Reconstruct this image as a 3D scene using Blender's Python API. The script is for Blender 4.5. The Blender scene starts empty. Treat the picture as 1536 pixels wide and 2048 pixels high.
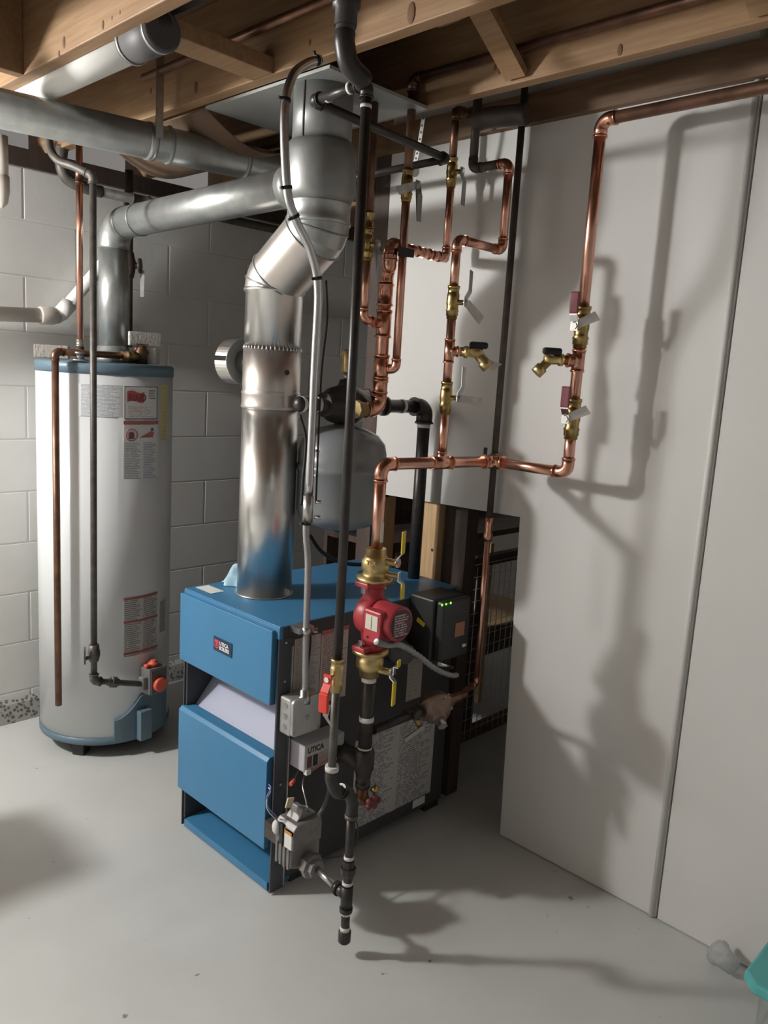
import bpy, math, random
from mathutils import Vector as V, Matrix
random.seed(7)

# ------------------------------------------------------------------ camera, world, light
F, PITCH, ROLL, YAW, CAMH = 1601.5, 0.168413, 0.059679, 0.805076, 1.46
_cy, _sy = math.cos(YAW), math.sin(YAW)
FW = V((_sy*math.cos(PITCH), _cy*math.cos(PITCH), -math.sin(PITCH)))
_rt = V((_cy, -_sy, 0)); _up = _rt.cross(FW)
RT = _rt*math.cos(ROLL) + _up*math.sin(ROLL)
UP = -_rt*math.sin(ROLL) + _up*math.cos(ROLL)
CAM = V((0, 0, CAMH))
sc = bpy.context.scene
col = sc.collection
cd = bpy.data.cameras.new('camera'); cam = bpy.data.objects.new('camera', cd); col.objects.link(cam)
cd.sensor_fit = 'HORIZONTAL'; cd.sensor_width = 36; cd.lens = F/1536*36; cd.clip_start = .02
m = Matrix.Identity(4)
for i in range(3):
    m[i][0] = RT[i]; m[i][1] = UP[i]; m[i][2] = -FW[i]; m[i][3] = CAM[i]
cam.matrix_world = m
sc.camera = cam

w = bpy.data.worlds.new('world'); sc.world = w; w.use_nodes = True
w.node_tree.nodes['Background'].inputs[0].default_value = (1.0, .95, .91, 1)
w.node_tree.nodes['Background'].inputs[1].default_value = .19

LAMP = V((-.36, 2.92, 1.97))
ld = bpy.data.lights.new('bulb', 'POINT'); ld.energy = 142; ld.shadow_soft_size = .075; ld.color = (1, 1, .98)
lo = bpy.data.objects.new('bulb_light', ld); lo.location = LAMP; col.objects.link(lo)

sc.view_settings.view_transform = 'Standard'; sc.view_settings.look = 'None'
sc.view_settings.gamma = 1; sc.view_settings.use_curve_mapping = False
sc.view_settings.exposure = 0.12

# ------------------------------------------------------------------ measuring helpers
def ray(px, py): return FW + RT*((px-768)/F) - UP*((py-1024)/F)
def at(px, py, x=None, y=None, z=None, d=None):
    r = ray(px, py)
    t = d if d is not None else ((x-CAM.x)/r.x if x is not None else ((y-CAM.y)/r.y if y is not None else (z-CAM.z)/r.z))
    return CAM + r*t
def zrow(x, y, py):
    k = -(py-1024)/F      # (v.UP)/(v.FW) = k
    a = V((x, y, -CAMH))
    return (k*a.dot(FW) - a.dot(UP))/(UP.z - k*FW.z)
def cylhit(px, py, ax, ay, R):
    r = ray(px, py); a = r.x**2 + r.y**2; b = -2*(r.x*ax + r.y*ay); c = ax*ax + ay*ay - R*R
    D = b*b - 4*a*c; t = (-b - math.sqrt(max(D, 0)))/(2*a)
    return CAM + r*t

# ------------------------------------------------------------------ materials
MATS = {}
def mat(name, c, rough=.5, metal=0., noise=0., nscale=20., c2=None, bump=0., bscale=60., emit=None, alpha=None, stretch=None, trans=0., spec=None):
    if name in MATS: return MATS[name]
    mt = bpy.data.materials.new(name); mt.use_nodes = True; nt = mt.node_tree; b = nt.nodes['Principled BSDF']
    b.inputs['Base Color'].default_value = (*c, 1); b.inputs['Roughness'].default_value = rough; b.inputs['Metallic'].default_value = metal
    if spec is not None: b.inputs['Specular IOR Level'].default_value = spec
    tc = nt.nodes.new('ShaderNodeTexCoord'); src = tc.outputs['Object']
    if stretch:
        mp = nt.nodes.new('ShaderNodeMapping'); mp.inputs['Scale'].default_value = stretch; nt.links.new(src, mp.inputs[0]); src = mp.outputs[0]
    if noise or c2:
        n = nt.nodes.new('ShaderNodeTexNoise'); n.inputs['Scale'].default_value = nscale; n.inputs['Detail'].default_value = 4
        nt.links.new(src, n.inputs['Vector'])
        cr = nt.nodes.new('ShaderNodeValToRGB'); cr.color_ramp.elements[0].position = .35; cr.color_ramp.elements[1].position = .68
        if c2 is None: c2 = tuple(max(0, q*(1-noise)) for q in c)
        cr.color_ramp.elements[0].color = (*c2, 1); cr.color_ramp.elements[1].color = (*c, 1)
        nt.links.new(n.outputs['Fac'], cr.inputs[0]); nt.links.new(cr.outputs[0], b.inputs['Base Color'])
    if bump:
        n2 = nt.nodes.new('ShaderNodeTexNoise'); n2.inputs['Scale'].default_value = bscale; n2.inputs['Detail'].default_value = 3
        nt.links.new(src, n2.inputs['Vector'])
        bp = nt.nodes.new('ShaderNodeBump'); bp.inputs['Strength'].default_value = bump; bp.inputs['Distance'].default_value = .01
        nt.links.new(n2.outputs['Fac'], bp.inputs['Height']); nt.links.new(bp.outputs[0], b.inputs['Normal'])
    if emit: b.inputs['Emission Color'].default_value = (*emit[0], 1); b.inputs['Emission Strength'].default_value = emit[1]
    if trans: b.inputs['Transmission Weight'].default_value = trans; b.inputs['IOR'].default_value = 1.25
    if alpha is not None: b.inputs['Alpha'].default_value = alpha
    MATS[name] = mt
    return mt

def print_mat(name, paper, ink, lines, words=30., thresh=.45, cols=1, seed=0.):
    """small print: rows of words in ink on paper, laid out in the label's own uv"""
    if name in MATS: return MATS[name]
    mt = bpy.data.materials.new(name); mt.use_nodes = True; nt = mt.node_tree; b = nt.nodes['Principled BSDF']; b.inputs['Roughness'].default_value = .6
    L = nt.links.new
    def M(op, a, bb=None):
        n = nt.nodes.new('ShaderNodeMath'); n.operation = op
        for i, q in enumerate((a, bb)):
            if q is None: continue
            if isinstance(q, (int, float)): n.inputs[i].default_value = q
            else: L(q, n.inputs[i])
        return n.outputs[0]
    uv = nt.nodes.new('ShaderNodeTexCoord'); sp = nt.nodes.new('ShaderNodeSeparateXYZ'); L(uv.outputs['UV'], sp.inputs[0])
    u, v = sp.outputs[0], sp.outputs[1]
    row = M('MULTIPLY', v, float(lines)); fr = M('FRACT', row); rid = M('FLOOR', row)
    band = M('LESS_THAN', fr, .55)
    cb = nt.nodes.new('ShaderNodeCombineXYZ'); L(M('MULTIPLY', u, words), cb.inputs[0]); L(M('ADD', M('MULTIPLY', rid, 7.3), seed), cb.inputs[1])
    n = nt.nodes.new('ShaderNodeTexNoise'); n.inputs['Scale'].default_value = 1; n.inputs['Detail'].default_value = 2; L(cb.outputs[0], n.inputs['Vector'])
    on = M('GREATER_THAN', n.outputs['Fac'], thresh)
    cb2 = nt.nodes.new('ShaderNodeCombineXYZ'); L(M('MULTIPLY', M('FLOOR', M('MULTIPLY', u, float(cols))), 3.1), cb2.inputs[0]); L(M('MULTIPLY', rid, 3.77), cb2.inputs[1])
    wn = nt.nodes.new('ShaderNodeTexWhiteNoise'); wn.noise_dimensions = '2D'; L(cb2.outputs[0], wn.inputs['Vector'])
    fc = M('FRACT', M('MULTIPLY', u, float(cols)))
    ln = M('LESS_THAN', fc, M('ADD', M('MULTIPLY', wn.outputs['Value'], .35), .62))
    mg = M('GREATER_THAN', fc, .06)
    fac = M('MULTIPLY', M('MULTIPLY', band, on), M('MULTIPLY', ln, mg))
    mx = nt.nodes.new('ShaderNodeMix'); mx.data_type = 'RGBA'; mx.inputs[6].default_value = (*paper, 1); mx.inputs[7].default_value = (*ink, 1)
    L(fac, mx.inputs[0]); L(mx.outputs[2], b.inputs['Base Color'])
    MATS[name] = mt
    return mt

COPPER = mat('copper', (.86, .48, .36), .28, 1., noise=.15, nscale=14)
COPPERD = mat('aged_copper', (.30, .165, .11), .42, .85, noise=.4, nscale=18)
COPPERF = mat('copper_fitting', (.82, .42, .30), .25, 1., noise=.25, nscale=30)
SOLDER = mat('solder', (.72, .68, .62), .3, 1.)
BRASS = mat('brass', (.58, .42, .17), .3, 1., noise=.4, nscale=25)
BRASSL = mat('pale_brass', (.72, .55, .26), .34, .9, noise=.2, nscale=30)
IRON = mat('black_iron', (.055, .048, .046), .38, .35, noise=.3, nscale=30)
IRONB = mat('brown_iron', (.105, .08, .068), .5, .3, noise=.35, nscale=25)
IRONG = mat('grey_iron', (.16, .145, .13), .5, .4, noise=.35, nscale=30)
SEAL = mat('white_sealant', (.70, .68, .65), .7)
GALV = mat('galvanised', (.50, .52, .51), .38, .75, noise=.18, nscale=22, bump=.06, bscale=40)
GALVD = mat('dull_galvanised', (.34, .35, .34), .45, .6, noise=.15, nscale=20)
SHINY = mat('bright_aluminium', (.80, .79, .77), .30, 1., noise=.06, nscale=6)
SATIN = mat('satin_steel', (.66, .61, .57), .36, .9, noise=.05)
EMT = mat('conduit_steel', (.68, .68, .69), .25, 1., noise=.1)
STEEL = mat('zinc_steel', (.62, .62, .62), .3, .9, noise=.2, nscale=40)
CHROME = mat('chrome', (.8, .8, .8), .15, 1.)
LEVER = mat('lever_steel', (.42, .42, .41), .4, .7)
BLUE = mat('boiler_blue', (.052, .205, .385), .38, 0., noise=.06, nscale=8)
BLUED = mat('boiler_trim_edge', (.06, .065, .08), .45)
SIDE = mat('boiler_side_grey', (.058, .057, .060), .6, 0., noise=.1, nscale=10)
WHITE = mat('heater_white', (.74, .76, .77), .3)
HBLUE = mat('heater_blue_grey', (.12, .19, .24), .42)
DARK = mat('dark_plastic', (.025, .026, .026), .45)
BLACK = mat('black_rubber', (.018, .018, .018), .6)
RED = mat('pump_red', (.42, .045, .06), .38)
REDP = mat('red_plastic', (.72, .05, .03), .35)
REDH = mat('maroon_grip', (.24, .06, .075), .45)
ORANGE = mat('coral_plastic', (.80, .13, .08), .4)
YELLOW = mat('yellow_vinyl', (.68, .52, .03), .38)
PVC = mat('white_pvc', (.88, .87, .83), .4)
PVCG = mat('cream_pvc', (.66, .60, .54), .4)
PAPER = mat('white_paper', (.72, .71, .68), .7)
TAG = mat('grey_tag', (.74, .72, .69), .7, noise=.2, nscale=60)
FOAM = mat('foam_block', (.66, .66, .64), .9, bump=.5, bscale=120)
FOAMG = mat('grey_foam', (.36, .33, .30), .9, bump=.5, bscale=120)
PINE = mat('pine', (.35, .215, .112), .6, c2=(.27, .152, .072), nscale=5, stretch=(18, 1.2, 18), bump=.05)
PINEV = mat('pine_upright', (.64, .44, .24), .6, c2=(.52, .33, .16), nscale=5, stretch=(18, 18, 1.2))
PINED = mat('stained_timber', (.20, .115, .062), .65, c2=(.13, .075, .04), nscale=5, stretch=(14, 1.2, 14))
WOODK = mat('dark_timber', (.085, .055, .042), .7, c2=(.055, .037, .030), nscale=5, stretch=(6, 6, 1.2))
TANK = mat('tank_grey', (.20, .215, .225), .28)
TEAL = mat('teal_plastic', (.10, .42, .42), .35)
CLEAR = mat('clear_plastic', (.86, .88, .88), .15, trans=.75, alpha=.55)
CLOTH = mat('blue_cloth', (.42, .66, .80), .8, noise=.15, nscale=30)
BLACKTXT = mat('black_ink', (.03, .03, .035), .6)
WHITETXT = mat('white_ink', (.85, .85, .85), .5)
REDTXT = mat('red_ink', (.62, .06, .07), .5)
REDDULL = mat('dull_red_ink', (.40, .13, .12), .6)
NAVY = mat('navy_badge', (.012, .035, .075), .3)
GREEN = mat('green_led', (.05, .6, .02), .4, emit=((.12, 1, .02), 3.5))

# ------------------------------------------------------------------ mesh builder
class B:
    def __init__(s): s.v = []; s.f = []; s.s = []; s.uv = {}
    def add(s, vs, fs, sm=False):
        o = len(s.v); s.v += [V(q) for q in vs]
        for i, f in enumerate(fs):
            s.f.append([o+k for k in f]); s.s.append(sm if isinstance(sm, bool) else sm[i])
        return s
    def box(s, x0, x1, y0, y1, z0, z1):
        return s.add([(x0, y0, z0), (x1, y0, z0), (x1, y1, z0), (x0, y1, z0), (x0, y0, z1), (x1, y0, z1), (x1, y1, z1), (x0, y1, z1)],
                     [(0, 3, 2, 1), (4, 5, 6, 7), (0, 1, 5, 4), (1, 2, 6, 5), (2, 3, 7, 6), (3, 0, 4, 7)])
    def obox(s, c, ux, uy, uz, sx, sy, sz):
        c = V(c); P = []
        for dz in (-.5, .5):
            for dx, dy in ((-.5, -.5), (.5, -.5), (.5, .5), (-.5, .5)): P.append(c + V(ux)*dx*sx + V(uy)*dy*sy + V(uz)*dz*sz)
        return s.add(P, [(0, 3, 2, 1), (4, 5, 6, 7), (0, 1, 5, 4), (1, 2, 6, 5), (2, 3, 7, 6), (3, 0, 4, 7)])
    def lathe(s, o, ax, prof, n=20, smooth=True):
        """prof = [(t, r)...] along axis; flat caps added at open ends; repeated t makes a crisp step"""
        o = V(o); ax = V(ax).normalized(); a, b = frame(ax); P = []; fs = []; sm = []
        for (t, r) in prof:
            for k in range(n):
                g = 2*math.pi*k/n; P.append(o + ax*t + (a*math.cos(g) + b*math.sin(g))*max(r, 1e-5))
        for i in range(len(prof)-1):
            for k in range(n):
                k2 = (k+1) % n; fs.append((i*n+k, i*n+k2, (i+1)*n+k2, (i+1)*n+k)); sm.append(smooth)
        fs.append(tuple(range(n))[::-1]); sm.append(False)
        fs.append(tuple((len(prof)-1)*n+k for k in range(n))); sm.append(False)
        return s.add(P, fs, sm)
    def cyl(s, p0, p1, r0, r1=None, n=20, smooth=True):
        p0 = V(p0); p1 = V(p1); d = p1-p0
        return s.lathe(p0, d, [(0, r0), (d.length, r0 if r1 is None else r1)], n, smooth)
    def tube(s, pts, r, n=14):
        pts = [V(p) for p in pts]; N = len(pts); P = []; fs = []; sm = []
        rr = r if isinstance(r, (list, tuple)) else [r]*N
        T = [(pts[min(i+1, N-1)] - pts[max(i-1, 0)]).normalized() for i in range(N)]
        a, b = frame(T[0])
        for i in range(N):
            if i:
                q = T[i-1].rotation_difference(T[i]); a = q @ a
            a = (a - T[i]*a.dot(T[i])).normalized(); b = T[i].cross(a)
            for k in range(n):
                g = 2*math.pi*k/n; P.append(pts[i] + (a*math.cos(g) + b*math.sin(g))*rr[i])
        for i in range(N-1):
            for k in range(n):
                k2 = (k+1) % n; fs.append((i*n+k, i*n+k2, (i+1)*n+k2, (i+1)*n+k)); sm.append(True)
        fs.append(tuple(range(n))[::-1]); sm.append(False); fs.append(tuple((N-1)*n+k for k in range(n))); sm.append(False)
        return s.add(P, fs, sm)
    def sph(s, c, r, n=14, sc=(1, 1, 1)):
        c = V(c); prof = []
        P = []; fs = []; m2 = n//2
        for i in range(m2+1):
            t = math.pi*i/m2
            for k in range(n):
                g = 2*math.pi*k/n; P.append(c + V((math.sin(t)*math.cos(g)*sc[0], math.sin(t)*math.sin(g)*sc[1], math.cos(t)*sc[2]))*r)
        for i in range(m2):
            for k in range(n):
                k2 = (k+1) % n; fs.append((i*n+k, (i+1)*n+k, (i+1)*n+k2, i*n+k2))
        return s.add(P, fs, True)
    def prism(s, poly, o, ux, uy, un, th):
        o = V(o); ux = V(ux); uy = V(uy); un = V(un); n = len(poly)
        P = [o + ux*a + uy*b for a, b in poly] + [o + ux*a + uy*b + un*th for a, b in poly]
        fs = [tuple(range(n))[::-1], tuple(range(n, 2*n))] + [(k, (k+1) % n, n+(k+1) % n, n+k) for k in range(n)]
        return s.add(P, fs)
    def patch(s, ax, ay, R, a0, a1, z0, z1, n=16, th=.002, top=None, bot=None):
        """curved sheet on a vertical cylinder; top/bot may be functions of 0..1"""
        P = []; fs = []; base = len(s.f)
        for i in range(n+1):
            t = i/n; g = a0+(a1-a0)*t; zt = top(t) if top else z1; zb = bot(t) if bot else z0
            for rr, z in ((R+th, zb), (R+th, zt), (R, zt), (R, zb)): P.append((ax+math.cos(g)*rr, ay+math.sin(g)*rr, z))
        for i in range(n):
            j = 4*i; k = j+4
            for q in range(4):
                q2 = (q+1) % 4; fs.append((j+q, k+q, k+q2, j+q2))
        fs += [(3, 2, 1, 0), (4*n, 4*n+1, 4*n+2, 4*n+3)]
        s.add(P, fs)
        for i in range(n):  # uv of the outer face
            s.uv[base+4*i] = [(i/n, 0), ((i+1)/n, 0), ((i+1)/n, 1), (i/n, 1)]
        return s
    def sheet(s, o, ux, uy, un, w_, h_, th=.002):
        o = V(o); base = len(s.f); s.prism([(0, 0), (w_, 0), (w_, h_), (0, h_)], o, ux, uy, un, th)
        s.uv[base+1] = [(0, 0), (1, 0), (1, 1), (0, 1)]
        s.uv[base] = [(0, 1), (1, 1), (1, 0), (0, 0)]
        return s
    def obj(s, name, mt, parent=None, bevel=0., loc=None):
        off = V((0, 0, 0)); p = parent
        while p is not None: off += V(p.location); p = p.parent
        if loc is not None: off = V(loc)
        me = bpy.data.meshes.new(name); me.from_pydata([q-off for q in s.v], [], s.f); me.update()
        me.polygons.foreach_set('use_smooth', s.s)
        if s.uv:
            ul = me.uv_layers.new(name='UVMap')
            for fi, cs in s.uv.items():
                for li, c in zip(me.polygons[fi].loop_indices, cs): ul.data[li].uv = c
        me.materials.append(mt)
        o = bpy.data.objects.new(name, me); col.objects.link(o)
        if loc is not None: o.location = loc
        if parent is not None: o.parent = parent
        if bevel:
            md = o.modifiers.new('bevel', 'BEVEL'); md.width = bevel; md.segments = 2; md.limit_method = 'ANGLE'; md.angle_limit = .7
        return o
def frame(ax):
    ax = V(ax).normalized(); h = V((0, 0, 1)) if abs(ax.z) < .9 else V((1, 0, 0))
    a = h.cross(ax).normalized(); return a, ax.cross(a)
def thing(name, label, cat, loc=(0, 0, 0), group=None):
    o = bpy.data.objects.new(name, None); o.empty_display_size = .05; col.objects.link(o); o.location = loc
    o['label'] = label; o['category'] = cat
    if group: o['group'] = group
    return o
def tag(o, label, cat, group=None):
    o['label'] = label; o['category'] = cat
    if group: o['group'] = group
    return o
def struct(o): o['kind'] = 'structure'; return o
def text(s, size, o, ux, uy, mt, parent, name='lettering', th=.0006, bold=0., squeeze=1., align='LEFT'):
    cu = bpy.data.curves.new('t', 'FONT'); cu.body = s; cu.size = size; cu.extrude = th/2; cu.offset = bold; cu.align_x = align; cu.space_line = .85
    to = bpy.data.objects.new('t', cu); col.objects.link(to)
    dg = bpy.context.evaluated_depsgraph_get(); me = bpy.data.meshes.new_from_object(to.evaluated_get(dg))
    bpy.data.objects.remove(to); bpy.data.curves.remove(cu)
    o = V(o); ux = V(ux).normalized(); uy = V(uy).normalized(); un = ux.cross(uy)
    b = B(); b.add([o + ux*q.co.x*squeeze + uy*q.co.y + un*q.co.z for q in me.vertices], [tuple(p.vertices) for p in me.polygons])
    bpy.data.meshes.remove(me)
    return b.obj(name, mt, parent)

# ------------------------------------------------------------------ pipe helpers
def pipe(par, p0, p1, r, mt, name='pipe', n=18): return B().cyl(p0, p1, r, n=n).obj(name, mt, par)
def arc(P, da, db, R, n=8):
    """fillet points at a corner P between unit directions da (back) and db (on)"""
    da = V(da).normalized(); db = V(db).normalized(); ang = da.angle(db); tl = R/math.tan(ang/2)
    A = P+da*tl; Bp = P+db*tl; bis = (da+db).normalized(); C = P + bis*(R/math.sin(ang/2))
    out = []
    va = A-C; vb = Bp-C; tot = va.angle(vb); axis = va.cross(vb).normalized()
    for i in range(n+1): out.append(C + Matrix.Rotation(tot*i/n, 3, axis) @ va)
    return out, tl
def elbow(par, P, pa, pb, r, mt, bend=1.6, cup=1.1, k=1.14, name='elbow', rim=1.24):
    P = V(P); da = (V(pa)-P).normalized(); db = (V(pb)-P).normalized()
    pts, tl = arc(P, da, db, r*bend)
    b = B(); e = r*cup
    b.tube([pts[0]+da*e] + pts + [pts[-1]+db*e], r*k, 16)
    for q, d in ((pts[0]+da*e, da), (pts[-1]+db*e, db)): b.cyl(q-d*r*.22, q+d*r*.10, r*rim, n=16)
    return b.obj(name, mt, par)
def tee(par, P, ax, br, r, mt, L=2.3, Lb=2.0, rb=None, name='tee'):
    P = V(P); ax = V(ax).normalized(); br = V(br).normalized(); rb = rb or r; b = B()
    b.cyl(P-ax*r*L, P+ax*r*L, r*1.14, n=18)
    for s_ in (-1, 1): b.cyl(P+ax*s_*r*(L-.3), P+ax*s_*r*(L+.05), r*1.26, n=18)
    b.cyl(P, P+br*r*Lb, rb*1.14, n=18); b.cyl(P+br*(r*Lb-rb*.3), P+br*(r*Lb+rb*.05), rb*1.26, n=18)
    return b.obj(name, mt, par)
def coupling(par, P, ax, r, mt, L=1.6, name='coupling'):
    P = V(P); ax = V(ax).normalized()
    return B().lathe(P-ax*r*L, ax, [(0, r*1.26), (r*.3, r*1.26), (r*.34, r*1.13), (r*(2*L-.34), r*1.13), (r*(2*L-.3), r*1.26), (r*2*L, r*1.26)], 18).obj(name, mt, par)
def ring(par, P, ax, r, h, mt, name='sealant_band'):
    P = V(P); ax = V(ax).normalized(); return B().cyl(P-ax*h/2, P+ax*h/2, r, n=18).obj(name, mt, par)
def run(par, pts, r, mt, fm=None, bend=1.6, trim=(0, 0), **kw):
    """straight pipes between corners, an elbow at every inner corner"""
    pts = [V(p) for p in pts]
    for i in range(len(pts)-1):
        a, b = pts[i], pts[i+1]; d = (b-a).normalized()
        pipe(par, a + (d*r*bend if i else V()), b - (d*r*bend if i < len(pts)-2 else V()), r, mt)
    for i in range(1, len(pts)-1): elbow(par, pts[i], pts[i-1], pts[i+1], r, fm or mt, bend, **kw)
def smooth_path(pts, n=10):
    pts = [V(p) for p in pts]; out = []
    ext = [pts[0]*2-pts[1]] + pts + [pts[-1]*2-pts[-2]]
    for i in range(1, len(ext)-2):
        p0, p1, p2, p3 = ext[i-1:i+3]
        for k in range(n):
            t = k/n; out.append(.5*((2*p1)+(p2-p0)*t+(2*p0-5*p1+4*p2-p3)*t*t+(3*p1-p0-3*p2+p3)*t**3))
    return out + [pts[-1]]
def cable(par, pts, r, mt, name='cable', n=8): return B().tube(smooth_path(pts), r, n).obj(name, mt, par)
def ball_valve(par, P, ax, side, r, hd, mt=None, hmt=None, hl=.085, body=1.3, tagmat=None, tagdir=None, grip=None, name='ball_valve', hw=.021):
    """brass ball valve: ax pipe axis, side stem direction, hd lever direction"""
    P = V(P); ax = V(ax).normalized(); sd = V(side).normalized(); hd = V(hd).normalized(); mt = mt or BRASS; hmt = hmt or LEVER
    b = B()
    b.lathe(P-ax*r*3.6, ax, [(0, r*1.2), (r*.7, r*1.2), (r*.7, r*1.35), (r*1.6, r*1.35), (r*1.7, r*1.5), (r*2.2, body*r), (r*3.0, body*r*1.05), (r*3.4, body*r*1.14), (r*4.3, body*r*1.1), (r*4.6, r*1.4), (r*5.4, r*1.4), (r*5.5, r*1.3), (r*6.6, r*1.25), (r*6.6, r*1.38), (r*7.2, r*1.38)], 12)
    b.cyl(P, P+sd*r*2.5, r*.6, n=10)
    v = b.obj(name, mt, par)
    st = P+sd*r*2.5
    B().cyl(st-sd*.002, st+sd*.012, r*.42, n=8).cyl(st+sd*.006, st+sd*.013, r*.62, n=6, smooth=False).obj('stem_nut', CHROME, v)
    w_ = sd.cross(hd).normalized(); o = st+sd*.006
    if grip is None:
        poly = [(-.012, 0), (.012, 0), (.030, .010), (hl, .010), (hl, .0135), (.029, .0135), (.011, .0035), (-.012, .0035)]
        B().prism(poly, o-w_*hw/2, hd, sd, w_, hw).obj('handle', hmt, v, bevel=.002)
    else:
        poly = [(-.012, 0), (.012, 0), (.028, .010), (.034, .010), (.034, .0135), (.027, .0135), (.011, .0035), (-.012, .0035)]
        h = B().prism(poly, o-w_*hw/2, hd, sd, w_, hw).obj('handle', CHROME if hmt is LEVER else hmt, v)
        B().obox(o+hd*(.030+(hl-.03)/2)+sd*.012, hd, w_, sd, hl-.03, hw*1.25, .009).obj('grip', grip, h, bevel=.0035)
    if tagmat:
        td = V(tagdir).normalized(); tu = td.cross(V((-.62, -.78, .1))).normalized()
        B().prism([(-.010, 0), (.010, 0), (.014, .066), (-.012, .062)], st+sd*.010, tu, td, tu.cross(td), .0012).obj('tag', tagmat, v)
    return v

XR, YB = 2.046, 3.166      # planes of the white wall and the block wall
X, Y, Z = V((1, 0, 0)), V((0, 1, 0)), V((0, 0, 1))
# ================================================================== SETTING
FLOOR = mat('painted_floor', (.60, .61, .59), .55, c2=(.55, .56, .54), nscale=3.5, bump=.03, bscale=30)
_nt = FLOOR.node_tree; _b = _nt.nodes['Principled BSDF']; _src = _b.inputs['Base Color'].links[0].from_socket
_n = _nt.nodes.new('ShaderNodeTexNoise'); _n.inputs['Scale'].default_value = 26; _n.inputs['Detail'].default_value = 2
_tc = _nt.nodes.new('ShaderNodeTexCoord'); _nt.links.new(_tc.outputs['Object'], _n.inputs['Vector'])
_r = _nt.nodes.new('ShaderNodeValToRGB'); _r.color_ramp.elements[0].position = .735; _r.color_ramp.elements[1].position = .78
_nt.links.new(_n.outputs['Fac'], _r.inputs[0])
_m = _nt.nodes.new('ShaderNodeMix'); _m.data_type = 'RGBA'; _m.inputs[7].default_value = (.22, .22, .21, 1)
_nt.links.new(_r.outputs[0], _m.inputs[0]); _nt.links.new(_src, _m.inputs[6]); _nt.links.new(_m.outputs[2], _b.inputs['Base Color'])
fl = struct(B().box(-1.6, 4.3, -1.2, 3.4, -.1, 0).obj('floor', FLOOR))
BLOCK = mat('painted_block', (.86, .855, .83), .7, noise=.04, nscale=9, bump=.05, bscale=45)
MORTAR = mat('painted_mortar', (.83, .82, .80), .8, bump=.05, bscale=50)
wb = struct(B().box(-1.0, 4.3, YB+.003, YB+.16, 0, 2.137).obj('wall_back', MORTAR))
for k in range(-1, 10):
    z0 = .112+.2045*k; z1 = min(z0+.2045, 2.137); z0 = max(z0, 0)
    x = 1.266 - 2*.406 + (0 if k % 2 else .203)
    for j in range(8):
        xa = x+j*.406; xb = xa+.406
        B().box(xa+.004, xb-.004, YB, YB+.02, z0+.003, z1-.003).obj('block', BLOCK, wb, bevel=.002)
DRAIN = mat('drain_strip', (.30, .29, .27), .8)
nt = DRAIN.node_tree; vo = nt.nodes.new('ShaderNodeTexVoronoi'); vo.inputs['Scale'].default_value = 62
tcn = nt.nodes.new('ShaderNodeTexCoord'); nt.links.new(tcn.outputs['Object'], vo.inputs['Vector'])
crn = nt.nodes.new('ShaderNodeValToRGB'); crn.color_ramp.elements[0].color = (.09, .088, .082, 1); crn.color_ramp.elements[1].color = (.36, .35, .33, 1); crn.color_ramp.elements[0].position = .25; crn.color_ramp.elements[1].position = .5
nt.links.new(vo.outputs['Distance'], crn.inputs[0]); nt.links.new(crn.outputs[0], nt.nodes['Principled BSDF'].inputs['Base Color'])
struct(B().prism([(0, 0), (.045, 0), (.02, .07), (0, .085)], (-1, YB, 0), -Y, Z, X, 5.2).obj('baseboard_back', DRAIN))
PLASTER = mat('white_panel', (.66, .645, .62), .55, noise=.03, nscale=5)
wr = struct(B().box(XR+.012, XR+.03, -1.2, .805, 0, 2.44).obj('wall_right', PLASTER))
B().box(XR, XR+.012, -1.2, .809, .004, 2.44).obj('panel', PLASTER, wr)
yl = at(1003, 1600, x=XR).y; yt = at(1040, 1034, x=XR); zt2 = at(775, 991, x=XR).z
B().prism([(.815, .004), (yl-.006, .004), (yt.y, yt.z), (2.03, zt2), (2.03, 2.44), (.815, 2.44)], (XR, 0, 0), Y, Z, X, .012).obj('panel', PLASTER, wr)
B().lathe((XR+.001, .826, .004), Z, [(0, .009), (2.43, .009)], 12).obj('seam_strip', PLASTER, wr)
struct(B().box(XR-.026, XR, -1.2, 2.03, 2.2, 2.282).obj('trim_1', PINED))
struct(B().box(XR-.002, XR+.09, 2.03, 2.10, 0, 2.2).obj('trim_2', WOODK))
struct(B().box(-1.6, -1.5, -1.2, 3.3, 0, 2.44).obj('wall_left', mat('left_wall_paint', (.42, .41, .39), .8)))
struct(B().box(4.2, 4.3, .9, 3.3, 0, 2.44).obj('wall_storage_far', MORTAR))
struct(B().box(XR+.03, 4.2, .8, .9, 0, 2.44).obj('wall_storage_near', MORTAR))
SUB = mat('subfloor', (.16, .10, .06), .8, noise=.3, nscale=6)
ce = struct(B().box(-1.6, 4.3, -1.2, 3.4, 2.44, 2.5).obj('ceiling', SUB))
jb = None
for k, x1 in enumerate((-.615, -.215, .185, .585, .985, 1.38, 1.78, 2.185, 2.6, 3.0, 3.4, 3.8)):
    b = B().box(x1-.038, x1, -1.2, 3.3, 2.2, 2.44); b.obj('joist', PINE, ce, bevel=.003)
struct(B().box(-1.0, 4.2, YB-.02, YB+.16, 2.137, 2.2).obj('trim_3', WOODK))
KNOT = mat('knot_brown', (.17, .085, .035), .7, noise=.3, nscale=60)
for px, py, x_, rr in ((128, 85, .947, .011), (118, 108, .947, .007), (240, 25, .947, .004), (224, 36, .947, .004), (206, 50, .947, .008), (392, 175, 1.342, .012), (302, 182, 1.342, .007), (620, 85, 1.342, .006), (823, 26, 1.342, .017), (1000, 140, 1.742, .008), (1240, 100, 1.742, .010), (990, 135, 1.742, .006)):
    q = at(px, py, x=x_)
    if q.z < 2.43: B().sph((x_-.0002, q.y, q.z), rr, 10, (.12, .75, 1.35)).obj('knot', KNOT, ce)
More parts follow.
